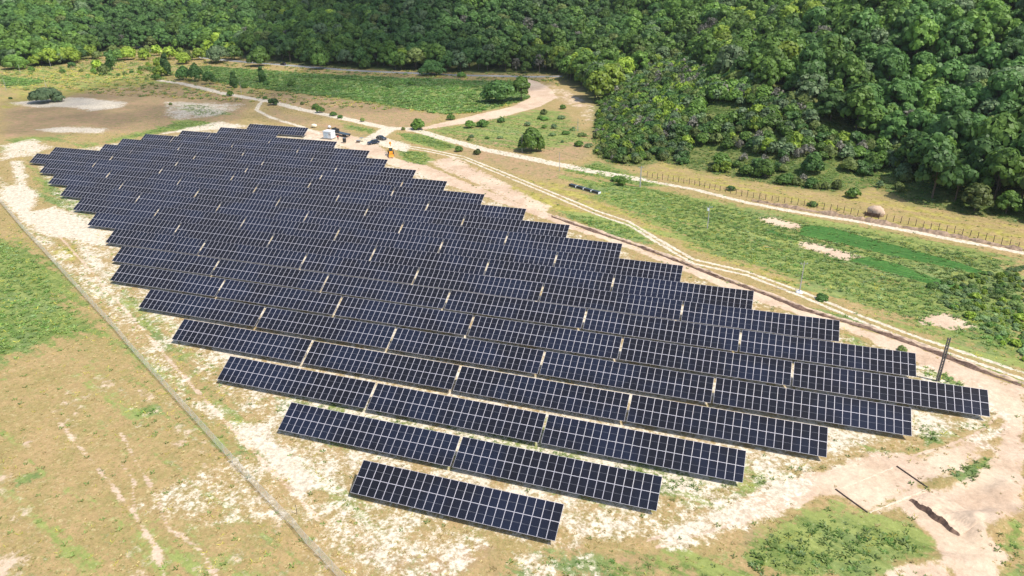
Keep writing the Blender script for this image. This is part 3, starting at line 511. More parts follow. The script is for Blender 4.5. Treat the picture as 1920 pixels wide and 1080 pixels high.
# ------------------------------------------------ trees
def crown_mesh(seed,kind,h,wd,mat,leafs,lsz):
    rr=np.random.default_rng(seed); V=[];F=[]
    lobes=[]
    if kind=='poplar':
        for k in range(9):
            z=h*(.12+.85*k/9); rad=wd*.5*(1-abs(k/8-.35)*.85); lobes.append((rr.normal(0,.12*wd),rr.normal(0,.12*wd),z,max(rad,.25*wd*.5),max(rad,.3)*1.2))
    elif kind=='shrub':
        for k in range(13):
            a=k*2.4+rr.uniform(-.3,.3); q=math.sqrt((k+.3)/13)*.34*wd; rad=wd*rr.uniform(.15,.24); lobes.append((q*math.cos(a),q*math.sin(a),h*(.68-.42*(q/wd/.34)**2+rr.uniform(-.07,.07)),rad,rad*.9*h/wd*1.3))
    else:
        n=17
        for k in range(n):
            a=k*2.4+rr.uniform(-.4,.4); u=(k+.5)/n; q=math.sqrt(u)*.37*wd; z=h*(.34+.46*(1-u**1.5)+rr.uniform(-.06,.06)); rad=wd*rr.uniform(.13,.21); lobes.append((q*math.cos(a),q*math.sin(a),z,rad,rad*.95))
    per=leafs//len(lobes)
    for (x,y,z,ra,rz) in lobes:
        d=rr.normal(size=(per,3)); d/=np.linalg.norm(d,axis=1,keepdims=True); d[:,2]=np.where(d[:,2]<-.35,-d[:,2],d[:,2])
        rad=rr.uniform(.72,1.08,(per,1)); P=np.array([x,y,z])+d*rad*np.array([ra,ra,rz])
        nrm=d+rr.normal(0,.24,(per,3)); nrm/=np.linalg.norm(nrm,axis=1,keepdims=True)
        t=np.cross(nrm,rr.normal(size=(per,3))); t/=np.linalg.norm(t,axis=1,keepdims=True); b_=np.cross(nrm,t)
        s=rr.uniform(.7,1.3,(per,1))*lsz*1.22; c=P
        q=np.stack([c-t*s-b_*s*.6,c+t*s*.8-b_*s*.7,c+t*s+b_*s*.6,c-t*s*.7+b_*s*.8],1)
        n0=len(V)*4 if False else sum(len(a)*4 for a in V); V.append(q)
    Q=np.concatenate(V).reshape(-1,3); nq=len(Q)//4
    return Q,np.arange(nq*4).reshape(nq,4)
def trunk_mb(seed,h,wd,r=.16,kind='oak'):
    rr=random.Random(seed); mb=MB(); top=Vector((rr.uniform(-.3,.3),rr.uniform(-.3,.3),h*.5))
    mb.tube((0,0,-.6),top,r*1.3,r*.7,7); mb.tube(top,(top.x,top.y,h*.85),r*.7,r*.2,5)
    if kind!='poplar':
        for k in range(6):
            a=k*1.05+rr.uniform(-.3,.3); st=top*rr.uniform(.55,.95); mb.tube(st,(st.x+math.cos(a)*wd*.33,st.y+math.sin(a)*wd*.33,h*rr.uniform(.55,.8)),r*.4,r*.1,4)
    return mb
def mk_mesh(name,Q,F,mats,mi=None):
    me=bpy.data.meshes.new(name); me.from_pydata([tuple(p) for p in Q],[],[tuple(f) for f in F])
    for m in mats: me.materials.append(m)
    if mi is not None: me.polygons.foreach_set('material_index',mi)
    return me
class Var:
    def __init__(s,seed,kind,h,wd,mat,leafs,lsz,bark=True):
        Q,F=crown_mesh(seed,kind,h,wd,mat,leafs,lsz); s.crown=mk_mesh('crown',Q,F,[mat]); tm=trunk_mb(seed,h,wd,.05*h**.6 if kind!='shrub' else .05,kind)
        s.trunk=tm.mesh('trunk',M['bark']); s.h=h; s.w=wd
        n=len(Q); s.joined=mk_mesh('tree_joined',list(Q)+tm.v,[tuple(f) for f in F]+[tuple(i+n for i in f) for f in tm.f],[mat,M['bark']],[0]*len(F)+[1]*len(tm.f))
TV={'dark':[Var(11,'oak',12,10,L['dark'],1500,.42),Var(12,'oak',11,9,L['dark'],1400,.40)],
    'mid':[Var(21,'oak',12,10,L['mid'],1500,.42),Var(22,'oak',10.5,9.5,L['mid'],1400,.42),Var(23,'oak',13,9,L['mid'],1500,.40)],
    'bright':[Var(31,'oak',11,9.5,L['bright'],1500,.42),Var(32,'oak',12,9,L['mid'],1400,.42)],
    'grey':[Var(41,'oak',11,10,L['grey'],1400,.34)],'olive':[Var(61,'oak',10,9,L['olive'],1300,.38)],
    'dry':[Var(51,'oak',11,7,L['dry'],420,.20)]}
SVR=[Var(71,'shrub',3,3.6,L['mid'],520,.22),Var(72,'shrub',3,4,L['dark'],560,.22),Var(73,'shrub',3,3.2,L['olive'],480,.22),Var(74,'shrub',3,3.4,L['grey'],460,.2),Var(75,'shrub',3,3.6,L['bright'],500,.22),Var(76,'shrub',3,3.2,L['dry'],240,.16),Var(77,'shrub',2.4,4.2,L['weedgrey'],520,.22),Var(78,'shrub',2.4,4,L['weedg'],520,.22),Var(79,'shrub',2.2,4.4,L['weed'],520,.22)]
def put_tree(v,x,y,z,sc,rz,label,group=None,cat='tree',name='tree'):
    t=thing(name,label,cat,(x,y,z-.1),rz,group); t.scale=sc; link('crown',v.crown,t); link('trunk',v.trunk,t); return t
KIND={'oak_dark':('dark','oak'),'oak_mid':('mid','oak'),'oak_bright':('bright','oak'),'grey':('grey','oak'),'poplar':('dark','poplar')}
for i,(k,(x,y,z),h_,w_,lab) in enumerate(TREES):
    lm,form=KIND[k]; low=form=='oak'
    hh=h_; ww=w_; big=max(1,ww/9)
    v=Var(100+i,'shrub' if (form=='oak' and w_>h_*.8) else form,hh,ww,L[lm],int(1300*min(big*big,3)),.36 if ww<9 else .42)
    nm={'grey':'willow_tree','poplar':'poplar_tree'}.get(k,'broadleaf_tree')
    put_tree(v,x,y,z,(1,1,1),i*1.3,lab,None,'tree',nm)
# camera test used only to leave out trees that the photo cannot show
def proj(X,Y,Z):
    d=np.stack([X-CAM[0],Y-CAM[1],Z-CAM[2]],-1); f=d@np.array(fw); return 960+1353.2*(d@np.array(r2))/f,540-1353.2*(d@np.array(u2))/f,f
# forest on the hills
sp=7.4; ax_=np.arange(-1500,500,sp); ay_=np.arange(80,1300,sp*.87); AX,AY=np.meshgrid(ax_,ay_); AX=AX+(np.arange(len(ay_))%2)[:,None]*sp/2
AX=(AX+RNG.uniform(-2.2,2.2,AX.shape)).ravel(); AY=(AY+RNG.uniform(-2.2,2.2,AY.shape)).ravel()
sd=hill_sd(AX,AY); keep=sd>1.5; AX,AY,sd=AX[keep],AY[keep],sd[keep]; AZ=height(AX,AY)
u,v_,dd=proj(AX,AY,AZ+6); keep=(dd>50)&(u>-260)&(u<2180)&(v_>-90)&(v_<700); AX,AY,AZ,sd,dd,u,v_=[a[keep] for a in (AX,AY,AZ,sd,dd,u,v_)]
S2=[(p[0],p[1]) for p in SCRUB]; scr=inside(AX,AY,S2); edge_=~scr
def pick(X,Y,r):   # broad patches of kinds of tree
    n=np.sin(X*.021+1.7)+np.sin(Y*.027-.6)+.8*np.sin((X+Y)*.05)+.6*np.sin(X*.11-Y*.07)+r.normal(0,.9,len(X)); return n
pn=pick(AX,AY,RNG); kinds=np.where(pn>1.7,'bright',np.where(pn>-.3,'mid','dark')).astype(object)
q=RNG.random(len(AX)); kinds[q<.05]='grey'; kinds[(q>.05)&(q<.09)]='olive'; kinds[(q>.09)&(q<.115)]='dry'
F_=np.where(~scr)[0]; order=F_[np.argsort(dd[F_])]
sun_zone=lambda x,y: None
IND=order[:290]; REST=order[290:]
KL={'dark':'dark green','mid':'mid green','bright':'bright yellow green','grey':'grey green','olive':'olive green','dry':'bare grey'}
def lab_tree(i):
    a='right edge' if u[i]>1650 else ('right part' if u[i]>1350 else ('middle' if u[i]>900 else 'left part'))
    b_='foot' if sd[i]<25 else ('lower slope' if sd[i]<60 else 'upper slope')
    return '%s leafy tree in the dense wood, %s, %s of the photo'%(KL[kinds[i]],b_,a)
for i in IND:
    vs=TV[kinds[i]]; v=vs[i%len(vs)]; s=RNG.uniform(.7,1.45); s*=.8 if sd[i]<8 else 1
    lb=lab_tree(i); put_tree(v,AX[i],AY[i],AZ[i]-.5,(s*RNG.uniform(.9,1.15),s*RNG.uniform(.9,1.15),s*RNG.uniform(.85,1.2)),RNG.uniform(0,6.28),lb,lb.replace(' leafy tree',' leafy trees'),'tree','broadleaf_tree')
def gn_scatter(name,label,cat,meshes,idx,loc,scale,mats=None):
    """one stuff object: a point mesh whose points carry instances of the given meshes"""
    col=bpy.data.collections.new(name+'_sources')
    for k,m_ in enumerate(meshes):
        o=bpy.data.objects.new('%s_source_%02d'%(name,k),m_); col.objects.link(o)
    me=bpy.data.meshes.new(name); me.vertices.add(len(loc)); me.vertices.foreach_set('co',np.asarray(loc,np.float32).ravel())
    for nm,ty,arr in (('idx','INT',np.asarray(idx,np.int32)),('rot','FLOAT',RNG.uniform(0,6.28,len(loc)).astype(np.float32)),('scl','FLOAT',np.asarray(scale,np.float32))):
        a=me.attributes.new(nm,ty,'POINT'); a.data.foreach_set('value',arr)
    for m_ in mats or []: me.materials.append(m_)
    o=link(name,me); setp(o,label,cat,None,'stuff')
    ng=bpy.data.node_groups.new(name,'GeometryNodeTree'); ng.interface.new_socket('Geometry',in_out='INPUT',socket_type='NodeSocketGeometry'); ng.interface.new_socket('Geometry',in_out='OUTPUT',socket_type='NodeSocketGeometry')
    n=ng.nodes; gi=n.new('NodeGroupInput'); go=n.new('NodeGroupOutput'); ip=n.new('GeometryNodeInstanceOnPoints'); ci=n.new('GeometryNodeCollectionInfo')
    ci.inputs['Collection'].default_value=col; ci.inputs['Separate Children'].default_value=True; ci.inputs['Reset Children'].default_value=True
    def na(nm,ty):
        a=n.new('GeometryNodeInputNamedAttribute'); a.data_type=ty; a.inputs['Name'].default_value=nm; return a.outputs['Attribute']
    mtp=n.new('GeometryNodeMeshToPoints')
    ng.links.new(gi.outputs[0],mtp.inputs[0]); ng.links.new(mtp.outputs[0],ip.inputs['Points']); ng.links.new(ci.outputs[0],ip.inputs['Instance']); ip.inputs['Pick Instance'].default_value=True
    ng.links.new(na('idx','INT'),ip.inputs['Instance Index']); cx=n.new('ShaderNodeCombineXYZ'); ng.links.new(na('rot','FLOAT'),cx.inputs[2]); ng.links.new(cx.outputs[0],ip.inputs['Rotation'])
    ng.links.new(na('scl','FLOAT'),ip.inputs['Scale']); ng.links.new(ip.outputs[0],go.inputs[0])
    md=o.modifiers.new('scatter','NODES'); md.node_group=ng; return o
tl=[]; ti={}
for k in TV:
    ti[k]=(len(tl),len(TV[k])); tl+=[v.joined for v in TV[k]]
gn_scatter('forest','dense broadleaf wood covering the far hillsides','forest',tl,[ti[kinds[i]][0]+i%ti[kinds[i]][1] for i in REST],np.stack([AX,AY,AZ-.6],-1)[REST],RNG.uniform(.7,1.45,len(REST)))
# scrub on the right slope + undergrowth shrubs
n=5200; xs=RNG.uniform(min(p[0] for p in S2),max(p[0] for p in S2),n*4); ys=RNG.uniform(min(p[1] for p in S2),max(p[1] for p in S2),n*4)
k=inside(xs,ys,S2); xs,ys=xs[k],ys[k]; s_=hill_sd(xs,ys)
XS_=22.0; gap=np.sin(xs*.16)+np.sin(ys*.19+xs*.05)+RNG.normal(0,.5,len(xs)); k=(s_>1)&(RNG.random(len(xs))<np.where(xs<XS_,np.clip((s_-.5)/8,.1,1),np.clip((s_-6)/60,.05,.9)))&((gap>-.3)|(s_>45)|(xs<XS_)); xs,ys,s_=xs[k],ys[k],s_[k]
sel=[]; cell={}
for i in range(len(xs)):
    c=(int(xs[i]//2.9),int(ys[i]//2.9))
    if c in cell: continue
    cell[c]=1; sel.append(i)
xs,ys,s_=xs[sel],ys[sel],s_[sel]; zs=height(xs,ys); uu,vv,dq=proj(xs,ys,zs)
k=(uu>-100)&(uu<2050); xs,ys,zs,s_,dq,uu,vv=[a[k] for a in (xs,ys,zs,s_,dq,uu,vv)]
o_=np.argsort(dq); SN=['mid green','dark green','olive green','grey green','bright green','dry grey','silvery green','fresh green','pale green']
sk_=RNG.choice(6,len(xs),p=[.34,.14,.22,.12,.10,.08]); ssc=RNG.uniform(.75,1.5,len(xs))*np.clip(.75+s_/60,.7,1.7)
def put_shrub(i_kind,x,y,z,sc,label,group):
    v=SVR[i_kind]; t=thing('shrub',label,'shrub',(x,y,z-.1),RNG.uniform(0,6.28),group); t.scale=sc; link('foliage',v.crown,t); link('stem',v.trunk,t); return t
for i in o_[:105]:
    part='left end' if uu[i]<1300 else ('middle' if uu[i]<1550 else 'right end'); lb='%s shrub on the scrubby lower slope of the right hill, %s'%(SN[sk_[i]],part)
    put_shrub(sk_[i],xs[i],ys[i],zs[i],(ssc[i],ssc[i],ssc[i]*RNG.uniform(.8,1.2)),lb,lb.replace(' shrub ',' shrubs '))
ro=o_[105:]
gn_scatter('scrub','dense mixed scrub covering the upper part of the right spur','scrub',[v.joined for v in SVR],sk_[ro],np.stack([xs,ys,zs-.1],-1)[ro],ssc[ro])
for q in range(34):
    for _ in range(60):
        x,y=RNG.uniform(-430,-240),RNG.uniform(240,400)
        a,b_,c=proj(np.array([x]),np.array([y]),np.array([0.0]))
        if 165<a[0]<478 and 92<b_[0]<150-.1*abs(a[0]-300)+(-14 if a[0]>330 else 0) and covat('road',np.array([x]),np.array([y]))[0]<-1 : break
    hh=RNG.uniform(2.2,7) if b_[0]>118 else RNG.uniform(6,11); kd=[4,0,4,2][q%4]; s=hh/3
    put_shrub(kd,x,y,zat(x,y),(s*.95,s*.95,s),'%s bushy young tree in the sunlit far left meadow'%SN[kd],'%s bushy young trees in the sunlit far left meadow'%SN[kd])
for i,((x,y,z),h_) in enumerate(SHRUBS):
    kd=[0,7,1,2,0][i%5]; s=h_/3; where='sunlit far left meadow' if x<-250 else ('shaded back meadow' if (x<-130) else ('meadow beside the tracks' if x<-20 else 'right side fields by the fence'))
    lb='%s single shrub standing in the %s'%(SN[kd],where); put_shrub(kd,x,y,z,(s*1.05,s*1.05,s),lb,lb.replace(' single shrub',' single shrubs'))
# ------------------------------------------------ weeds and grass tufts (real small geometry on the ground)
def tuft(seed,mat,h,w_,n,lean=1.7):
    rr=np.random.default_rng(seed); V=[];F=[]
    for k in range(n):
        a=rr.uniform(0,6.28); r0=rr.uniform(0,.5)*w_; x,y=r0*math.cos(a),r0*math.sin(a); b_=rr.uniform(0,6.28); ww=rr.uniform(.12,.3)*w_; hh=h*rr.uniform(.5,1)
        dx,dy=math.cos(b_)*ww,math.sin(b_)*ww; lx,ly=math.cos(a)*hh*lean,math.sin(a)*hh*lean; m=len(V)
        V+=[(x-dx,y-dy,0),(x+dx,y+dy,0),(x+dx*.7+lx,y+dy*.7+ly,hh),(x-dx*.7+lx,y-dy*.7+ly,hh)]; F.append((m,m+1,m+2,m+3))
    return mk_mesh('tuft',V,F,[mat])
TF=[tuft(1,L['weed'],.6,.9,14),tuft(2,L['weedgrey'],.65,.9,14),tuft(3,L['straw'],.4,.7,12),tuft(4,L['yel'],.8,.5,9),tuft(5,L['weedg'],.5,.8,14),tuft(6,L['weedg'],.6,.9,14)]
TABS=[(x-1.2,x+nc*PX+.6,r*8.76-.4,r*8.76+4.2) for r,row in enumerate(LAY) for x,nc in row]
def ok(X,Y):
    m=np.ones(len(X),bool)
    for a,b_,c,d in TABS: m&=~((X>a)&(X<b_)&(Y>c)&(Y<d))
    return m
def region(n,x0,x1,y0,y1):
    X=RNG.uniform(x0,x1,n); Y=RNG.uniform(y0,y1,n); m=ok(X,Y); X,Y=X[m],Y[m]; Z=height(X,Y); a,b_,d=proj(X,Y,Z); m=(a>-60)&(a<1990)&(b_>60)&(b_<1140); return X[m],Y[m],Z[m],d[m]
X,Y,Z,D=region(210000,-220,125,-30,235)
gr=covat('green',X,Y); so_=covat('soil',X,Y); pk=covat('pink',X,Y); br=covat('brown',X,Y); ye=covat('yellow',X,Y); dk=covat('dark',X,Y); rn=RNG.random(len(X)); rt_=covat('road',X,Y); hl_=covat('hill',X,Y); gr=np.where(hl_>0,np.maximum(gr,.5),gr)
bare=(so_>.55)|(pk>.4)|(rt_>-.3)
pr=np.where(gr>.25,.9,np.where(gr>-.3,.5,.22)); pr=np.where(so_>0,pr*.45,pr); pr=np.where(bare,.012,pr); pr=np.where(dk>.4,.15,pr)
k=rn<pr; X,Y,Z,gr,so_,ye,dk,D,br=[a[k] for a in (X,Y,Z,gr,so_,ye,dk,D,br)]
r_=RNG.random(len(X)); id_=np.where(gr>.1,np.where(r_<.45,0,np.where(r_<.55,1,np.where(r_<.86,4,np.where(r_<.88,5,3)))),np.where(r_<.62,2,np.where(r_<.78,0,3))); id_=np.where(dk>.3,4,id_)
scl=RNG.uniform(.25,.85,len(X))**1.3*np.where(gr>.3,.72,.5)*np.where(br>0,.8,1)
gn_scatter('weeds','low weeds and dry grass tufts growing over the open ground','weeds',TF,id_,np.stack([X,Y,Z-.02],-1),scl)
X,Y=RNG.uniform(-420,-60,26000),RNG.uniform(232,400,26000); Z=height(X,Y); a_,b_,D=proj(X,Y,Z); hs_=hill_sd(X,Y); gr=covat('green',X,Y); k=(a_>-40)&(a_<1120)&(hs_<0)&(covat('road',X,Y)<-.5)&(covat('pink',X,Y)<-.3)&(covat('soil',X,Y)<-.2)&(RNG.random(len(X))<np.where(gr>0,.9,.3))
X,Y,Z,gr=X[k],Y[k],Z[k],gr[k]; gn_scatter('meadow_weeds','rank weeds and tussocks on the back meadow','weeds',TF,np.where(gr>0,RNG.choice([0,4,5,1],len(X),p=[.3,.35,.25,.1]),RNG.choice([2,0,3],len(X))),np.stack([X,Y,Z-.03],-1),RNG.uniform(.5,1.5,len(X)))
# tall bushy weeds at the right edge of the fields
q=0; TH=[]
while q<420:
    x,y=RNG.uniform(60,112),RNG.uniform(60,135); a_,b_,c=proj(np.array([x]),np.array([y]),np.array([-.2])); a_,b_=a_[0],b_[0]
    if not inside(np.array([x]),np.array([y]),THICK)[0]: q+=.004; continue
    q+=1; kd=[6,7,8,6,4][int(RNG.integers(5))]; s_=RNG.uniform(.25,.62)
    if q>48: TH.append((x,y,zat(x,y)-.1,kd,s_*.72)); continue
    put_shrub(kd,x,y,zat(x,y),(s_*1.1,s_*1.1,s_*.8),'%s leafy bush in the thicket at the right end of the fields'%SN[kd],'%s leafy bushes in the thicket at the right end of the fields'%SN[kd])
gn_scatter('thicket','low leafy thicket filling the right end of the fields','thicket',[v.joined for v in SVR],[t_[3] for t_ in TH],[t_[:3] for t_ in TH],[t_[4]*.9 for t_ in TH])
q=0
while q<24:
    x,y=RNG.uniform(-95,-10),RNG.uniform(150,260); a_,b_,c=proj(np.array([x]),np.array([y]),np.array([-.2])); a_,b_=a_[0],b_[0]
    if not(800<a_<1110 and 215<b_<290 and b_>275-(a_-800)*.25 and b_<262+(a_-860)*.12) or covat('pink',np.array([x]),np.array([y]))[0]>-.4: q+=.01; continue
    q+=1; kd=[6,7,8,0,3][int(RNG.integers(5))]; s_=RNG.uniform(.4,.95); put_shrub(kd,x,y,zat(x,y),(s_*1.1,s_*1.1,s_*.8),'%s weedy bush between the dirt road and the lower track'%SN[kd],'%s weedy bushes between the dirt road and the lower track'%SN[kd])
# ------------------------------------------------ soil berm along the graded strip and excavation
def ridge(name,pts,w_,h_,mat,seed,kind='structure',step=.7):
    rr=random.Random(seed); P=[]; 
    for a,b_ in zip(pts[:-1],pts[1:]):
        L_=math.dist(a,b_); n=max(1,int(L_/step)); P+=[(a[0]+(b_[0]-a[0])*k/n,a[1]+(b_[1]-a[1])*k/n) for k in range(n)]
    V=[];F=[]; prof=[(-1,-.15),(-.55,.5),(-.1,1),(.3,.75),(.7,.35),(1,-.15)]; m=len(prof); sm=0
    for i,p in enumerate(P):
        q=P[min(i+1,len(P)-1)]; o=P[max(i-1,0)]; dx,dy=q[0]-o[0],q[1]-o[1]; l_=math.hypot(dx,dy)+1e-6; nx_,ny_=-dy/l_,dx/l_; sm=.6*sm+rr.uniform(-.35,.35); sc=max(.35,1+sm); z=zat(*p)
        for a,hh in prof: V.append((p[0]+nx_*a*w_*sc+rr.uniform(-.1,.1),p[1]+ny_*a*w_*sc+rr.uniform(-.1,.1),z+hh*h_*sc*(1+rr.uniform(-.3,.3) if hh>0 else 1)-.03))
    for i in range(len(P)-1):
        for j in range(m-1): F.append((i*m+j,i*m+j+1,(i+1)*m+j+1,(i+1)*m+j))
    o=link(name,mk_mesh(name,V,F,[mat])); o['kind']=kind; return o
M['bankearth']=newmat('eroded brown bank',(.36,.25,.17),.95,0,.4,1.5); M['clod_and_shade']=newmat('dug brown earth and face shade',(.22,.14,.10),.95,0,.45,2.5); M['pinkearth']=newmat('pale dug earth',(.56,.42,.30),.95,0,.22,1.2); M['paleearth']=newmat('loose cream earth',(.66,.53,.40),.95,0,.18,1.5)
ridge('earth_berm',BERM,.42,.45,M['clod_and_shade'],5); ridge('earth_berm',[(x+.9,y+.75) for x,y in BERM],.6,.3,M['pinkearth'],6)
ridge('eroded_bank',BANK,.8,.7,M['bankearth'],8)
def mound(name,cx,cy,rx,ry,h_,rot,mat,seed,n=40):
    rr=np.random.default_rng(seed); V=[];F=[]; ph=rr.uniform(0,6.28,4)
    for j in range(n):
        for i in range(n):
            a,b_=-1+2*i/(n-1),-1+2*j/(n-1); d=math.hypot(a,b_)*(1+.12*math.sin(3*math.atan2(b_,a)+ph[0])); hh=max(0,1-d*d)**.8*h_*(1+.25*math.sin(4*a+ph[1])*math.cos(3*b_+ph[2]))+rr.uniform(-.05,.05)*min(1,h_)
            x=cx+rx*a*math.cos(rot)-ry*b_*math.sin(rot); y=cy+rx*a*math.sin(rot)+ry*b_*math.cos(rot); V.append((x,y,zat(x,y)+hh-(.12 if d>.97 else 0)))
    for j in range(n-1):
        for i in range(n-1):
            a=j*n+i; F.append((a,a+1,a+n+1,a+n))
    o=link(name,mk_mesh(name,V,F,[mat])); o['kind']='structure'; o.data.polygons.foreach_set('use_smooth',[True]*len(F)); return o
# spoil heap with a steep cut face towards the lower left
def scarp():
    A=Vector(OBJ['pitA']); B=Vector(OBJ['pitB']); d=(B-A); Ln=d.length; d.normalize(); nrm=Vector((-d.y,d.x)); rr=random.Random(3); V=[];F=[]; n=60; m=26
    for i in range(n):
        t=i/(n-1); e=math.sin(math.pi*min(max(t,.0),1))**.45; j_=.12*math.sin(i*.35)+rr.uniform(-.02,.02)
        for j in range(m):
            s=j/(m-1); off=j_*(1-s)+ (0 if j==0 else .12+s*5.2); hh=0 if j==0 else ((.85+(.10*math.sin(i*.37)+.06*math.sin(i*.9))*(1-s)**6)*e*(1-s)**.75+.3*math.sin(5*t+4*s)*(1-s)*s+rr.uniform(-.05,.05)*(1-s))
            p=A+d*(t*Ln)+nrm*off; V.append((p.x,p.y,zat(p.x,p.y)+hh-.06))
    for i in range(n-1):
        for j in range(m-1): a=i*m+j; F.append((a,a+m,a+m+1,a+1) if True else None)
    o=link('spoil_heap',mk_mesh('spoil_heap',V,F,[M['pinkearth'],M['clod_and_shade']],[1 if k%(m-1)==0 else 0 for k in range((n-1)*(m-1))])); o['kind']='structure'  # cut face gets the darker earth, its shade painted as colour
scarp()
# pipes and boards lying round the trench
def lying(name,a,b_,r_,mat,label,cat,box=False):
    a=Vector((*OBJ[a],0)); b_=Vector((*OBJ[b_],0)); a.z=zat(a.x,a.y)+r_; b_.z=zat(b_.x,b_.y)+r_; mb=MB(); mb2=None
    mb.tube(a,b_,r_,r_*.92,10) ; o=mb.obj(name,mat); return setp(o,label,cat)
lying('steel_pipe','pa','pb',.085,M['rust'],'dark rusty pipe lying on bare soil, nearer the grassy bank','pipe')
lying('steel_pipe','pc','pd',.085,M['rust'],'dark rusty pipe lying on bare soil, farther back beside the parked boards','pipe')
ridge('pale_soil_line',[OBJ['pe'],((OBJ['pe'][0]+OBJ['pf'][0])/2+.1,(OBJ['pe'][1]+OBJ['pf'][1])/2-.1),OBJ['pf']],.16,.12,M['palewood'],9,'structure',.5)
ridge('pale_soil_line',[OBJ['pg'],((OBJ['pg'][0]+OBJ['ph'][0])/2,(OBJ['pg'][1]+OBJ['ph'][1])/2-.15),OBJ['ph']],.12,.05,M['palewood'],10,'structure',.5)
# ------------------------------------------------ fences
def mesh_fence():
    fm=bpy.data.materials.new('chain link mesh'); fm.use_nodes=True; g=NG(fm); b=principled(fm); b.inputs['Base Color'].default_value=(.88,.89,.88,1); b.inputs['Roughness'].default_value=.5; b.inputs['Metallic'].default_value=.1
    uv=g.node('ShaderNodeAttribute',attribute_name='run'); sp_=g.node('ShaderNodeSeparateXYZ'); g.l(uv.outputs['Vector'],sp_.inputs[0])
    d1=g.math('FRACT',g.math('MULTIPLY',g.math('ADD',sp_.outputs[0],sp_.outputs[1]),9.0)); d2=g.math('FRACT',g.math('MULTIPLY',g.math('SUBTRACT',sp_.outputs[0],sp_.outputs[1]),9.0))
    wr=g.math('MAXIMUM',g.math('LESS_THAN',d1,.2),g.math('LESS_THAN',d2,.2)); t_=g.node('ShaderNodeBsdfTransparent'); mx=g.node('ShaderNodeMixShader'); g.l(wr,mx.inputs[0]); g.l(t_.outputs[0],mx.inputs[1]); tl_=g.node('ShaderNodeBsdfTranslucent'); tl_.inputs[0].default_value=(.85,.86,.85,1); m2=g.node('ShaderNodeMixShader'); m2.inputs[0].default_value=.5; g.l(b.outputs[0],m2.inputs[1]); g.l(tl_.outputs[0],m2.inputs[2]); g.l(m2.outputs[0],mx.inputs[2]); g.l(mx.outputs[0],fm.node_tree.nodes['Material Output'].inputs[0]); M['lightwire']=newmat('light wire',(.6,.6,.58),.5)
    P=FENCE; x0,y0=P[0]; f=thing('mesh_fence','grey see-through wire mesh fence running along the left side of the solar field','fence',(x0,y0,0))
    V=[];F=[];run=[]; s=0; pts=[]
    for a,b_ in zip(P[:-1],P[1:]):
        Ln=math.dist(a,b_); n=max(1,round(Ln/3)); pts+=[(a[0]+(b_[0]-a[0])*k/n,a[1]+(b_[1]-a[1])*k/n) for k in range(n)]
    pts.append(P[-1]); hh=1.75
    for i,p in enumerate(pts):
        if i: s+=math.dist(p,pts[i-1])
        z=zat(*p); V+=[(p[0]-x0,p[1]-y0,z+.03),(p[0]-x0,p[1]-y0,z+hh)]; run+=[(s,0,0),(s,hh,0)]
        if i: F.append((2*i-2,2*i,2*i+1,2*i-1))
    me=mk_mesh('wire_mesh',V,F,[fm]); at=me.attributes.new('run','FLOAT_VECTOR','POINT'); at.data.foreach_set('vector',[c for r_ in run for c in r_]); link('wire_mesh',me,f)
    wires=MB()
    for i in range(len(pts)-1):
        for hz in (.05,hh): wires.tube((V[2*i][0],V[2*i][1],zat(*pts[i])+hz),(V[2*i+2][0],V[2*i+2][1],zat(*pts[i+1])+hz),.01,n=4)
    wires.obj('tension_wire',M['lightwire'],f)
    pm=MB().tube((0,0,-.2),(0,0,1.8),.025,n=6).mesh('fence_post',M['lightwire'])
    for i,p in enumerate(pts[::1][:95]): link('fence_post',pm,f,(p[0]-x0,p[1]-y0,zat(*p)))
mesh_fence()
def post_fence():
    P=WFENCE; x0,y0=P[0]; f=thing('post_fence','long wooden post and wire fence between the straight pale track and the straw bank','fence',(x0,y0,0)); pts=[]; tot=sum(math.dist(a,b_) for a,b_ in zip(P[:-1],P[1:])); n=58; acc=0; seg=0
    cum=[0]
    for a,b_ in zip(P[:-1],P[1:]): cum.append(cum[-1]+math.dist(a,b_))
    for k in range(n+8):
        s=tot*k/n; j=min(max(np.searchsorted(cum,s)-1,0),len(P)-2); t=(s-cum[j])/(cum[j+1]-cum[j]); pts.append((P[j][0]+(P[j+1][0]-P[j][0])*t,P[j][1]+(P[j+1][1]-P[j][1])*t))
    pm=MB().tube((0,0,-.2),(0,0,1.75),.085,.07,6).mesh('fence_post',M['wood'])
    for k,p in enumerate(pts):
        o=link('fence_post',pm,f,(p[0]-x0,p[1]-y0,zat(*p)),RNG.uniform(0,3)); o.rotation_euler=(RNG.uniform(-.04,.04),RNG.uniform(-.05,.05),0); o.scale=(1,1,RNG.uniform(.88,1.12))
    w_=MB()
    for a,b_ in zip(pts[:-1],pts[1:]):
        for hz in (.5,1.0,1.5): w_.tube((a[0]-x0,a[1]-y0,zat(*a)+hz),(b_[0]-x0,b_[1]-y0,zat(*b_)+hz),.012,n=3)
    w_.obj('fence_wire',M['steel'],f)
post_fence()
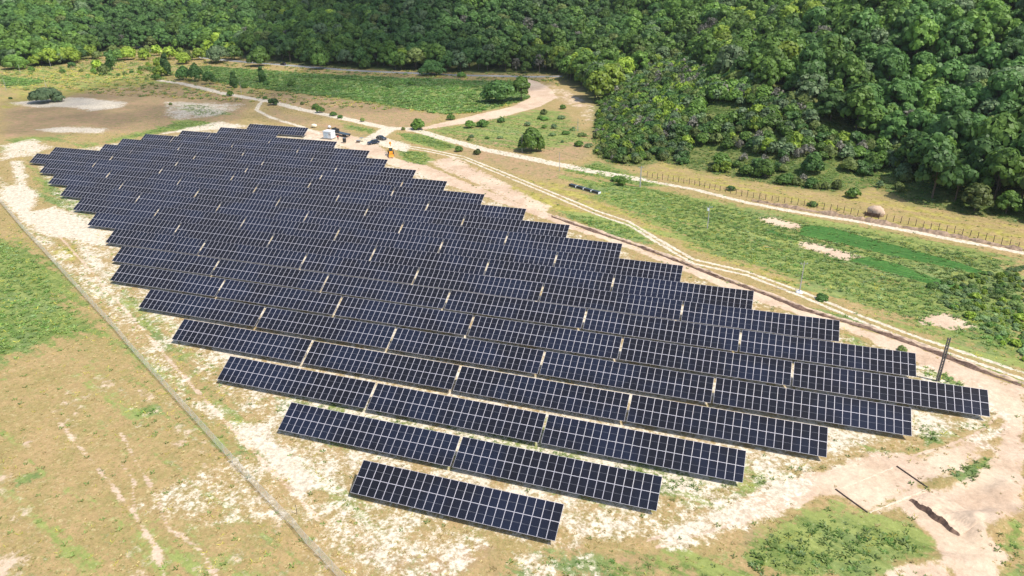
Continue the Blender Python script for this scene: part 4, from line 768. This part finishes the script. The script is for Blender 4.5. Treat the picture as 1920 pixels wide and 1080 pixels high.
# ------------------------------------------------ power poles
def conc_pole(key,hgt,label,ladder=False,mat='concrete',wd=.3,arm=True,box=False,lean=0):
    x,y=OBJ[key]; t=thing('utility_pole',label,'utility pole',(x,y,zat(x,y)),.35); mb=MB(); m=M[mat]
    if ladder:
        for s in (-1,1): mb.box((s*.19,0,hgt/2-.3),(.15,.26,hgt+.6),0,None,(.8,.7))
        n=int(hgt/.55)
        for k in range(n): mb.box((0,0,.25+k*hgt/n),(.34,.16,.14),0)
    else: mb.box((0,0,hgt/2-.3),(wd,wd*.8,hgt+.6),0,None,(.6,.6))
    mb.obj('shaft',m,t)
    if arm:
        MB().box((0,0,hgt-.45),(1.5,.08,.09)).obj('crossarm',M['steel'],t)
        for sx in (-.65,0,.65): MB().tube((sx,0,hgt-.4),(sx,0,hgt-.2),.04,.05,8).obj('insulator',M['white'],t)
    if box: MB().box((-.28,0,hgt-1.0),(.4,.35,.6)).obj('junction_box',M['white'],t)
    t.rotation_euler=(0,lean,.35)
conc_pole('pole1',8.0,'tall dark ladder-like concrete pole behind the right end of the solar rows',True,'darkconc',arm=False)
conc_pole('pole2',6.8,'slim grey pole with a white base beside the two-rut track',wd=.2)
x,y=OBJ['pole2']; 
conc_pole('pole3',6.0,'pale pole with a small white box among green weeds, left of the bare plots',wd=.22,box=True)
conc_pole('pole4',6.4,'thick grey pole at the left end of the wooden post fence',wd=.42)
for k,lb in (('pole5','thin pale pole by the grassy corner below the grey-straw meadow'),('pole6','thin pale pole just left of the single dense bright green tree'),('pole7','thin pole in front of the right spur above the green thicket'),('pole8','leaning pale pole at the far left edge of the meadow'),('pole9','thin dark pole behind the blue grey willow bush'),('pole10','short pale pole at the far left wood edge'),('pole11','pale pole standing against the left wood edge'),('pole12','thin pale pole in the meadow right of the pale track')):
    conc_pole(k,6.2 if k not in('pole7','pole10') else 5.0,lb,wd=.2,arm=False)
def wire_span(keys,hs,label):
    mb=MB()
    for (a,b_),(ha,hb) in zip(zip(keys[:-1],keys[1:]),zip(hs[:-1],hs[1:])):
        A=Vector((*OBJ[a],zat(*OBJ[a])+ha)); B=Vector((*OBJ[b_],zat(*OBJ[b_])+hb)); n=14; pr_=None
        for k in range(n+1):
            t=k/n; p=A.lerp(B,t)-Vector((0,0,4*.9*t*(1-t)))
            if pr_ is not None: mb.tube(pr_,p,.014,n=4)
            pr_=p
    setp(mb.obj('power_line',M['black']),label,'power line')
wire_span(['pole6','pole5','pole4','pole3','pole2','pole1'],[6.0,6.0,6.2,5.8,6.6,7.8],'thin dark overhead wire strung from pole to pole along the fields')
x,y=OBJ['post']; setp(MB().tube((0,0,-.1),(0,0,1.5),.035,n=8).tube((0,0,1.5),(0,0,1.53),.05,n=8).obj('marker_post',M['wood'],None,(x,y,zat(x,y))),'thin dark post standing alone on pale soil by the mesh fence','post')
x,y=OBJ['pole2']; mound('pole_footing',x,y,.7,.7,.5,0,M['white'],12,14)
# ------------------------------------------------ stacks of modules lying by the track
A=Vector(OBJ['stackA']); B=Vector(OBJ['stackB']); d=(B-A); ang=math.atan2(d.y,d.x); M['modback']=newmat('stacked dark modules',(.03,.04,.045),.35,0,.2,1)
for k,(nm_) in enumerate(['leftmost stack of dark solar modules lying in the dry grass by the track','second stack of dark solar modules from the left in the dry grass','third stack of dark solar modules from the left in the dry grass','rightmost stack of dark solar modules lying in the dry grass by the track']):
    c=A+d*((k+.5)/4); t=thing('module_stack',nm_,'module stack',(c.x,c.y,zat(c.x,c.y)),ang,'stacks of solar modules in the dry grass'); w_=d.length/4-.35
    MB().box((0,0,.07),(w_,1.15,.14)).obj('pallet',M['palewood'],t)
    mb=MB(); [mb.box((random.uniform(-.03,.03),random.uniform(-.03,.03),.2+q*.085),(w_-.05,1.13,.07)) for q in range(7)]; mb.obj('modules',M['modback'],t)
    MB().box((w_/2+.03,0,.42),(.05,1.18,.6)).obj('edge_wrap',M['white'],t)
# ------------------------------------------------ hay shelter
x,y=OBJ['hay']; t=thing('hay_shelter','rounded pinkish hay heap on a dark boarded base inside the post fence','hay heap',(x,y+1.5,zat(x,y)),-.28)
mb=MB(); mb.blob((0,.6,1.0),(2.1,1.6,1.5),0,4,.07,3); mb.blob((.9,.3,.7),(1.5,1.2,1.2),0,6,.07,3); mb.obj('hay_heap',M['hay'],t,smooth=True)
mb=MB(); [mb.box((-1.9+q*.32,-1.85+random.uniform(-.06,.06),.5),(.26,.1,random.uniform(.9,1.3))) for q in range(11)]; mb.obj('board_front',M['haydark'],t)
# ------------------------------------------------ yard by the access road
x,y=OBJ['shed']; t=thing('transformer_kiosk','pale blue and white metal kiosk standing on the bare yard behind the rows','kiosk',(x-.3,y+1.0,0),-.05)
MB().box((0,0,.1),(3.9,3.1,.3)).obj('plinth',M['concrete'],t)
b_=MB(); b_.box((0,0,1.45),(3.6,2.8,2.5)); b_.obj('body',[M['white']],t)
MB().box((0,0,2.76),(3.85,3.05,.13)).box((0,0,2.87),(3.4,2.6,.1)).obj('roof',M['white'],t)
for k,sx in enumerate((-.95,0)):
    dr=MB().box((sx-.1,-1.42,1.35),(.86,.05,2.05)).obj('door',M['paleblue'],t); MB().box((sx+.2,-1.46,1.3),(.05,.05,.22)).obj('handle',M['black'],dr)
MB().box((1.15,-1.42,1.7),(.8,.05,.7)).obj('vent',M['steel'],t)
def car(key,label,paint,rz,group=None):
    x,y=OBJ[key]; t=thing('parked_car',label,'car',(x,y,zat(x,y)+.02),rz)
    prof=[(-2.15,.35),(-2.2,.75),(-2.1,.95),(-1.95,1.0),(-1.55,1.42),(-.2,1.5),(.35,1.42),(.95,1.0),(1.95,.88),(2.15,.7),(2.18,.35)]
    body=MB(); body.prism([(-2.15,.32),(-2.2,.75),(-2.08,.98),(1.0,1.0),(1.95,.88),(2.15,.7),(2.18,.32)],-.87,.87); body.box((-.55,0,1.47),(1.5,1.36,.06)); o=body.obj('body',paint,t)
    MB().prism([(-1.95,1.0),(-1.45,1.45),(.15,1.45),(.95,1.0)],-.74,.74).obj('cabin_glass',M['glass'],t)
    for sx in (-1.35,1.35):
        for sy in (-.82,.82):
            wh=MB().tube((sx,sy-.1,.33),(sx,sy+.1,.33),.33,n=16).obj('wheel',M['black'],t); MB().tube((sx,sy-.11,.33),(sx,sy+.11,.33),.18,n=10).obj('rim',M['steel'],wh)
    for sy in (-.62,.62): MB().box((2.16,sy,.7),(.08,.36,.16)).obj('headlight',M['chrome'],t); MB().box((-2.17,sy,.8),(.08,.3,.18)).obj('tail_light',M['red'],t)
car('car1','dark blue car parked nearer the kiosk, nose to the lower left',M['navy'],R(-125)); car('car2','slate blue car parked behind the dark blue car on pale gravel',M['slate'],R(-20)); car('rdcar','small dark car driving on the asphalt road by the wood',M['slate'],R(165))
# backhoe loader
x,y=OBJ['digger']; t=thing('backhoe_loader','orange yellow backhoe loader with raised rear arm at the edge of the graded earth','excavator',(x,y+1,0),R(-60))
MB().prism([(-1.6,.6),(-1.6,1.35),(-.2,1.45),(1.9,1.2),(2.0,.6)],-.6,.6).obj('chassis',M['orange'],t)
cb=MB(); cb.prism([(-1.3,1.36),(-1.15,2.55),(.15,2.55),(.35,1.45)],-.62,.62); cab=cb.obj('cab_glass',M['glass'],t); MB().box((-.5,0,2.62),(1.6,1.4,.12)).obj('cab_roof',M['sack'],t)
for sx in (-1.25,.3):
    for sy in (-.66,.66): MB().tube((sx,sy,1.35),(sx*.9,sy,2.58),.05,n=6).obj('cab_pillar',M['yellowp'],t)
for sx,r_ in ((-.95,.75),(1.5,.5)):
    for sy in (-.85,.85): wh=MB().tube((sx,sy-.2,r_),(sx,sy+.2,r_),r_,n=18).obj('wheel',M['black'],t); MB().tube((sx,sy-.22,r_),(sx,sy+.22,r_),r_*.45,n=10).obj('rim',M['yellowp'],wh)
MB().box((2.4,-.5,.9),(1.6,.14,.2),0,Matrix.Rotation(.35,3,'Y')).box((2.4,.5,.9),(1.6,.14,.2),0,Matrix.Rotation(.35,3,'Y')).obj('loader_arm',M['orange'],t)
MB().prism([(3.0,.1),(3.7,.1),(3.5,.35),(3.2,.95),(3.0,.9)],-.85,.85).obj('front_bucket',M['orange'],t)
MB().tube((-1.7,0,1.0),(-2.2,.1,3.1),.16,.12,6).tube((-2.2,.1,3.1),(-3.1,.1,3.9),.13,.1,6).obj('rear_arm',M['orange'],t)
MB().prism([(-3.5,3.0),(-3.0,3.1),(-2.95,3.8),(-3.2,3.9)],-.25,.45).obj('rear_bucket',M['orange'],t)
# flat trailer behind the kiosk, gate posts, boxes, bags
x,y=OBJ['trailer']; t=thing('flatbed_trailer','long grey flatbed trailer with a dark front parked behind the kiosk','trailer',(x,y,0),R(-22))
MB().box((0,0,.85),(9.5,2.3,.22)).obj('deck',M['slate'],t); MB().box((-4.4,0,1.6),(.15,2.3,1.4)).obj('headboard',M['black'],t); MB().box((-3.2,.2,1.5),(1.6,1.6,1.1)).obj('load',M['black'],t)
for sx in (-3.2,2.6,3.7):
    for sy in (-1,1): MB().tube((sx,sy-.15,.45),(sx,sy+.15,.45),.45,n=14).obj('wheel',M['black'],t)
def crate(key,label,mat,d,name,cat,z=0):
    x,y=OBJ[key]; t=thing(name,label,cat,(x,y,z),.3); MB().box((0,0,.06),(d[0],d[1],.12)).obj('base',M['palewood'],t); MB().box((0,0,.12+d[2]/2),d,0,None,(.96,.96)).obj('body',mat,t); MB().box((0,0,.14+d[2]),(d[0]*1.02,d[1]*1.02,.05)).obj('lid',M['steel'],t)
crate('box','dark machine box standing on the yard right of the kiosk',M['black'],(1.1,1.0,1.5),'generator_box','box')
crate('pallet','low brown pallet crate on the yard near the gate posts',M['rust'],(1.4,1.1,.5),'pallet_crate','crate'); crate('whitebox','cream crate behind the low brown pallet crate on the yard',M['sack'],(1.3,1.2,1.0),'pallet_crate','crate')
x,y=OBJ['sack']; setp(MB().blob((0,0,.55),(1.3,1.0,.8),0,8,.1,2).obj('earth_bag',M['sack'],None,(x,y,0),smooth=True),'large cream bag lying left of the kiosk near the rearmost table','bag')
x,y=OBJ['sacktop']; setp(MB().blob((0,0,.5),(.7,.6,.6),0,9,.1,2).obj('earth_bag',M['white'],None,(x,y,0),smooth=True),'small white bag lying just behind the kiosk','bag')
x,y=OBJ['gate']; t=thing('site_gate','open light metal gate frames at the yard entrance','gate',(x+6,y,0),-.2)
for k in range(2):
    q=MB(); x0=k*4.2
    for sx in (0,3.6): q.tube((x0+sx,0,0),(x0+sx,0,2.0),.04,n=6)
    for zz in (.2,1.1,2.0): q.tube((x0,0,zz),(x0+3.6,0,zz),.03,n=6)
    q.obj('gate_leaf',M['steel'],t)
# person
def person():
    x,y=OBJ['person']; t=thing('person','person in a red top and dark trousers standing on the yard right of the kiosk','person',(x,y,0),.6)
    bm=bmesh.new(); J=[(0,0,.95),(0,0,1.2),(0,0,1.42),(0,0,1.52),(0,.02,1.66),(.1,0,.9),(.12,.02,.5),(.12,0,.06),(.12,-.16,.03),(-.1,0,.9),(-.13,-.03,.5),(-.13,0,.06),(-.13,-.16,.03),(.2,0,1.4),(.27,.02,1.12),(.26,-.1,.88),(-.2,0,1.4),(-.27,.02,1.12),(-.26,-.08,.88),(0,.0,1.76)]
    E_=[(0,1),(1,2),(2,3),(3,4),(0,5),(5,6),(6,7),(7,8),(0,9),(9,10),(10,11),(11,12),(2,13),(13,14),(14,15),(2,16),(16,17),(17,18),(4,19)]
    rad=[.15,.14,.15,.06,.095,.1,.07,.05,.04,.1,.07,.05,.04,.07,.045,.035,.07,.045,.035,.07]
    me=bpy.data.meshes.new('body'); me.from_pydata(J,E_,[]); o=link('body',me,t); md=o.modifiers.new('skin','SKIN'); 
    for k,v in enumerate(me.skin_vertices[0].data if me.skin_vertices else []): v.radius=(rad[k],rad[k]*.85); v.use_root=(k==0)
    if not me.skin_vertices: 
        bm.from_mesh(me); ly=bm.verts.layers.skin.verify(); bm.verts.ensure_lookup_table()
        for k,v in enumerate(bm.verts): v[ly].radius=(rad[k],rad[k]*.85); v[ly].use_root=(k==0)
        bm.to_mesh(me)
    bm.free(); ss=o.modifiers.new('s','SUBSURF'); ss.levels=1; ss.render_levels=1; me.materials.append(M['skin'])
    MB().tube((0,0,.98),(0,0,1.46),.2,.23,12).tube((.2,0,1.42),(.28,.02,1.08),.09,.07,8).tube((-.2,0,1.42),(-.28,.02,1.08),.09,.07,8).obj('red_top',M['red'],t)
    MB().tube((.1,0,1.0),(.13,.02,.1),.13,.085,10).tube((-.1,0,1.0),(-.13,0,.1),.13,.085,10).obj('trousers',M['denim'],t)
    MB().blob((0,.02,1.72),(.1,.11,.09),0,2,.03,1).obj('hair',M['wood'],t)
person()
hz=bpy.data.materials.new('haze'); hz.use_nodes=True; hn=hz.node_tree; hn.nodes.remove(hn.nodes['Principled BSDF']); pv=hn.nodes.new('ShaderNodeVolumePrincipled')
pv.inputs['Color'].default_value=(.88,.93,1,1); pv.inputs['Density'].default_value=.00006; pv.inputs['Anisotropy'].default_value=.2; hn.links.new(pv.outputs[0],hn.nodes['Material Output'].inputs['Volume'])
hb=MB().box((-500,1750,79),(12000,9500,162)).obj('haze',hz); hb['kind']='stuff'; hb['label']='thin pale haze in the air over the valley'; hb['category']='haze'
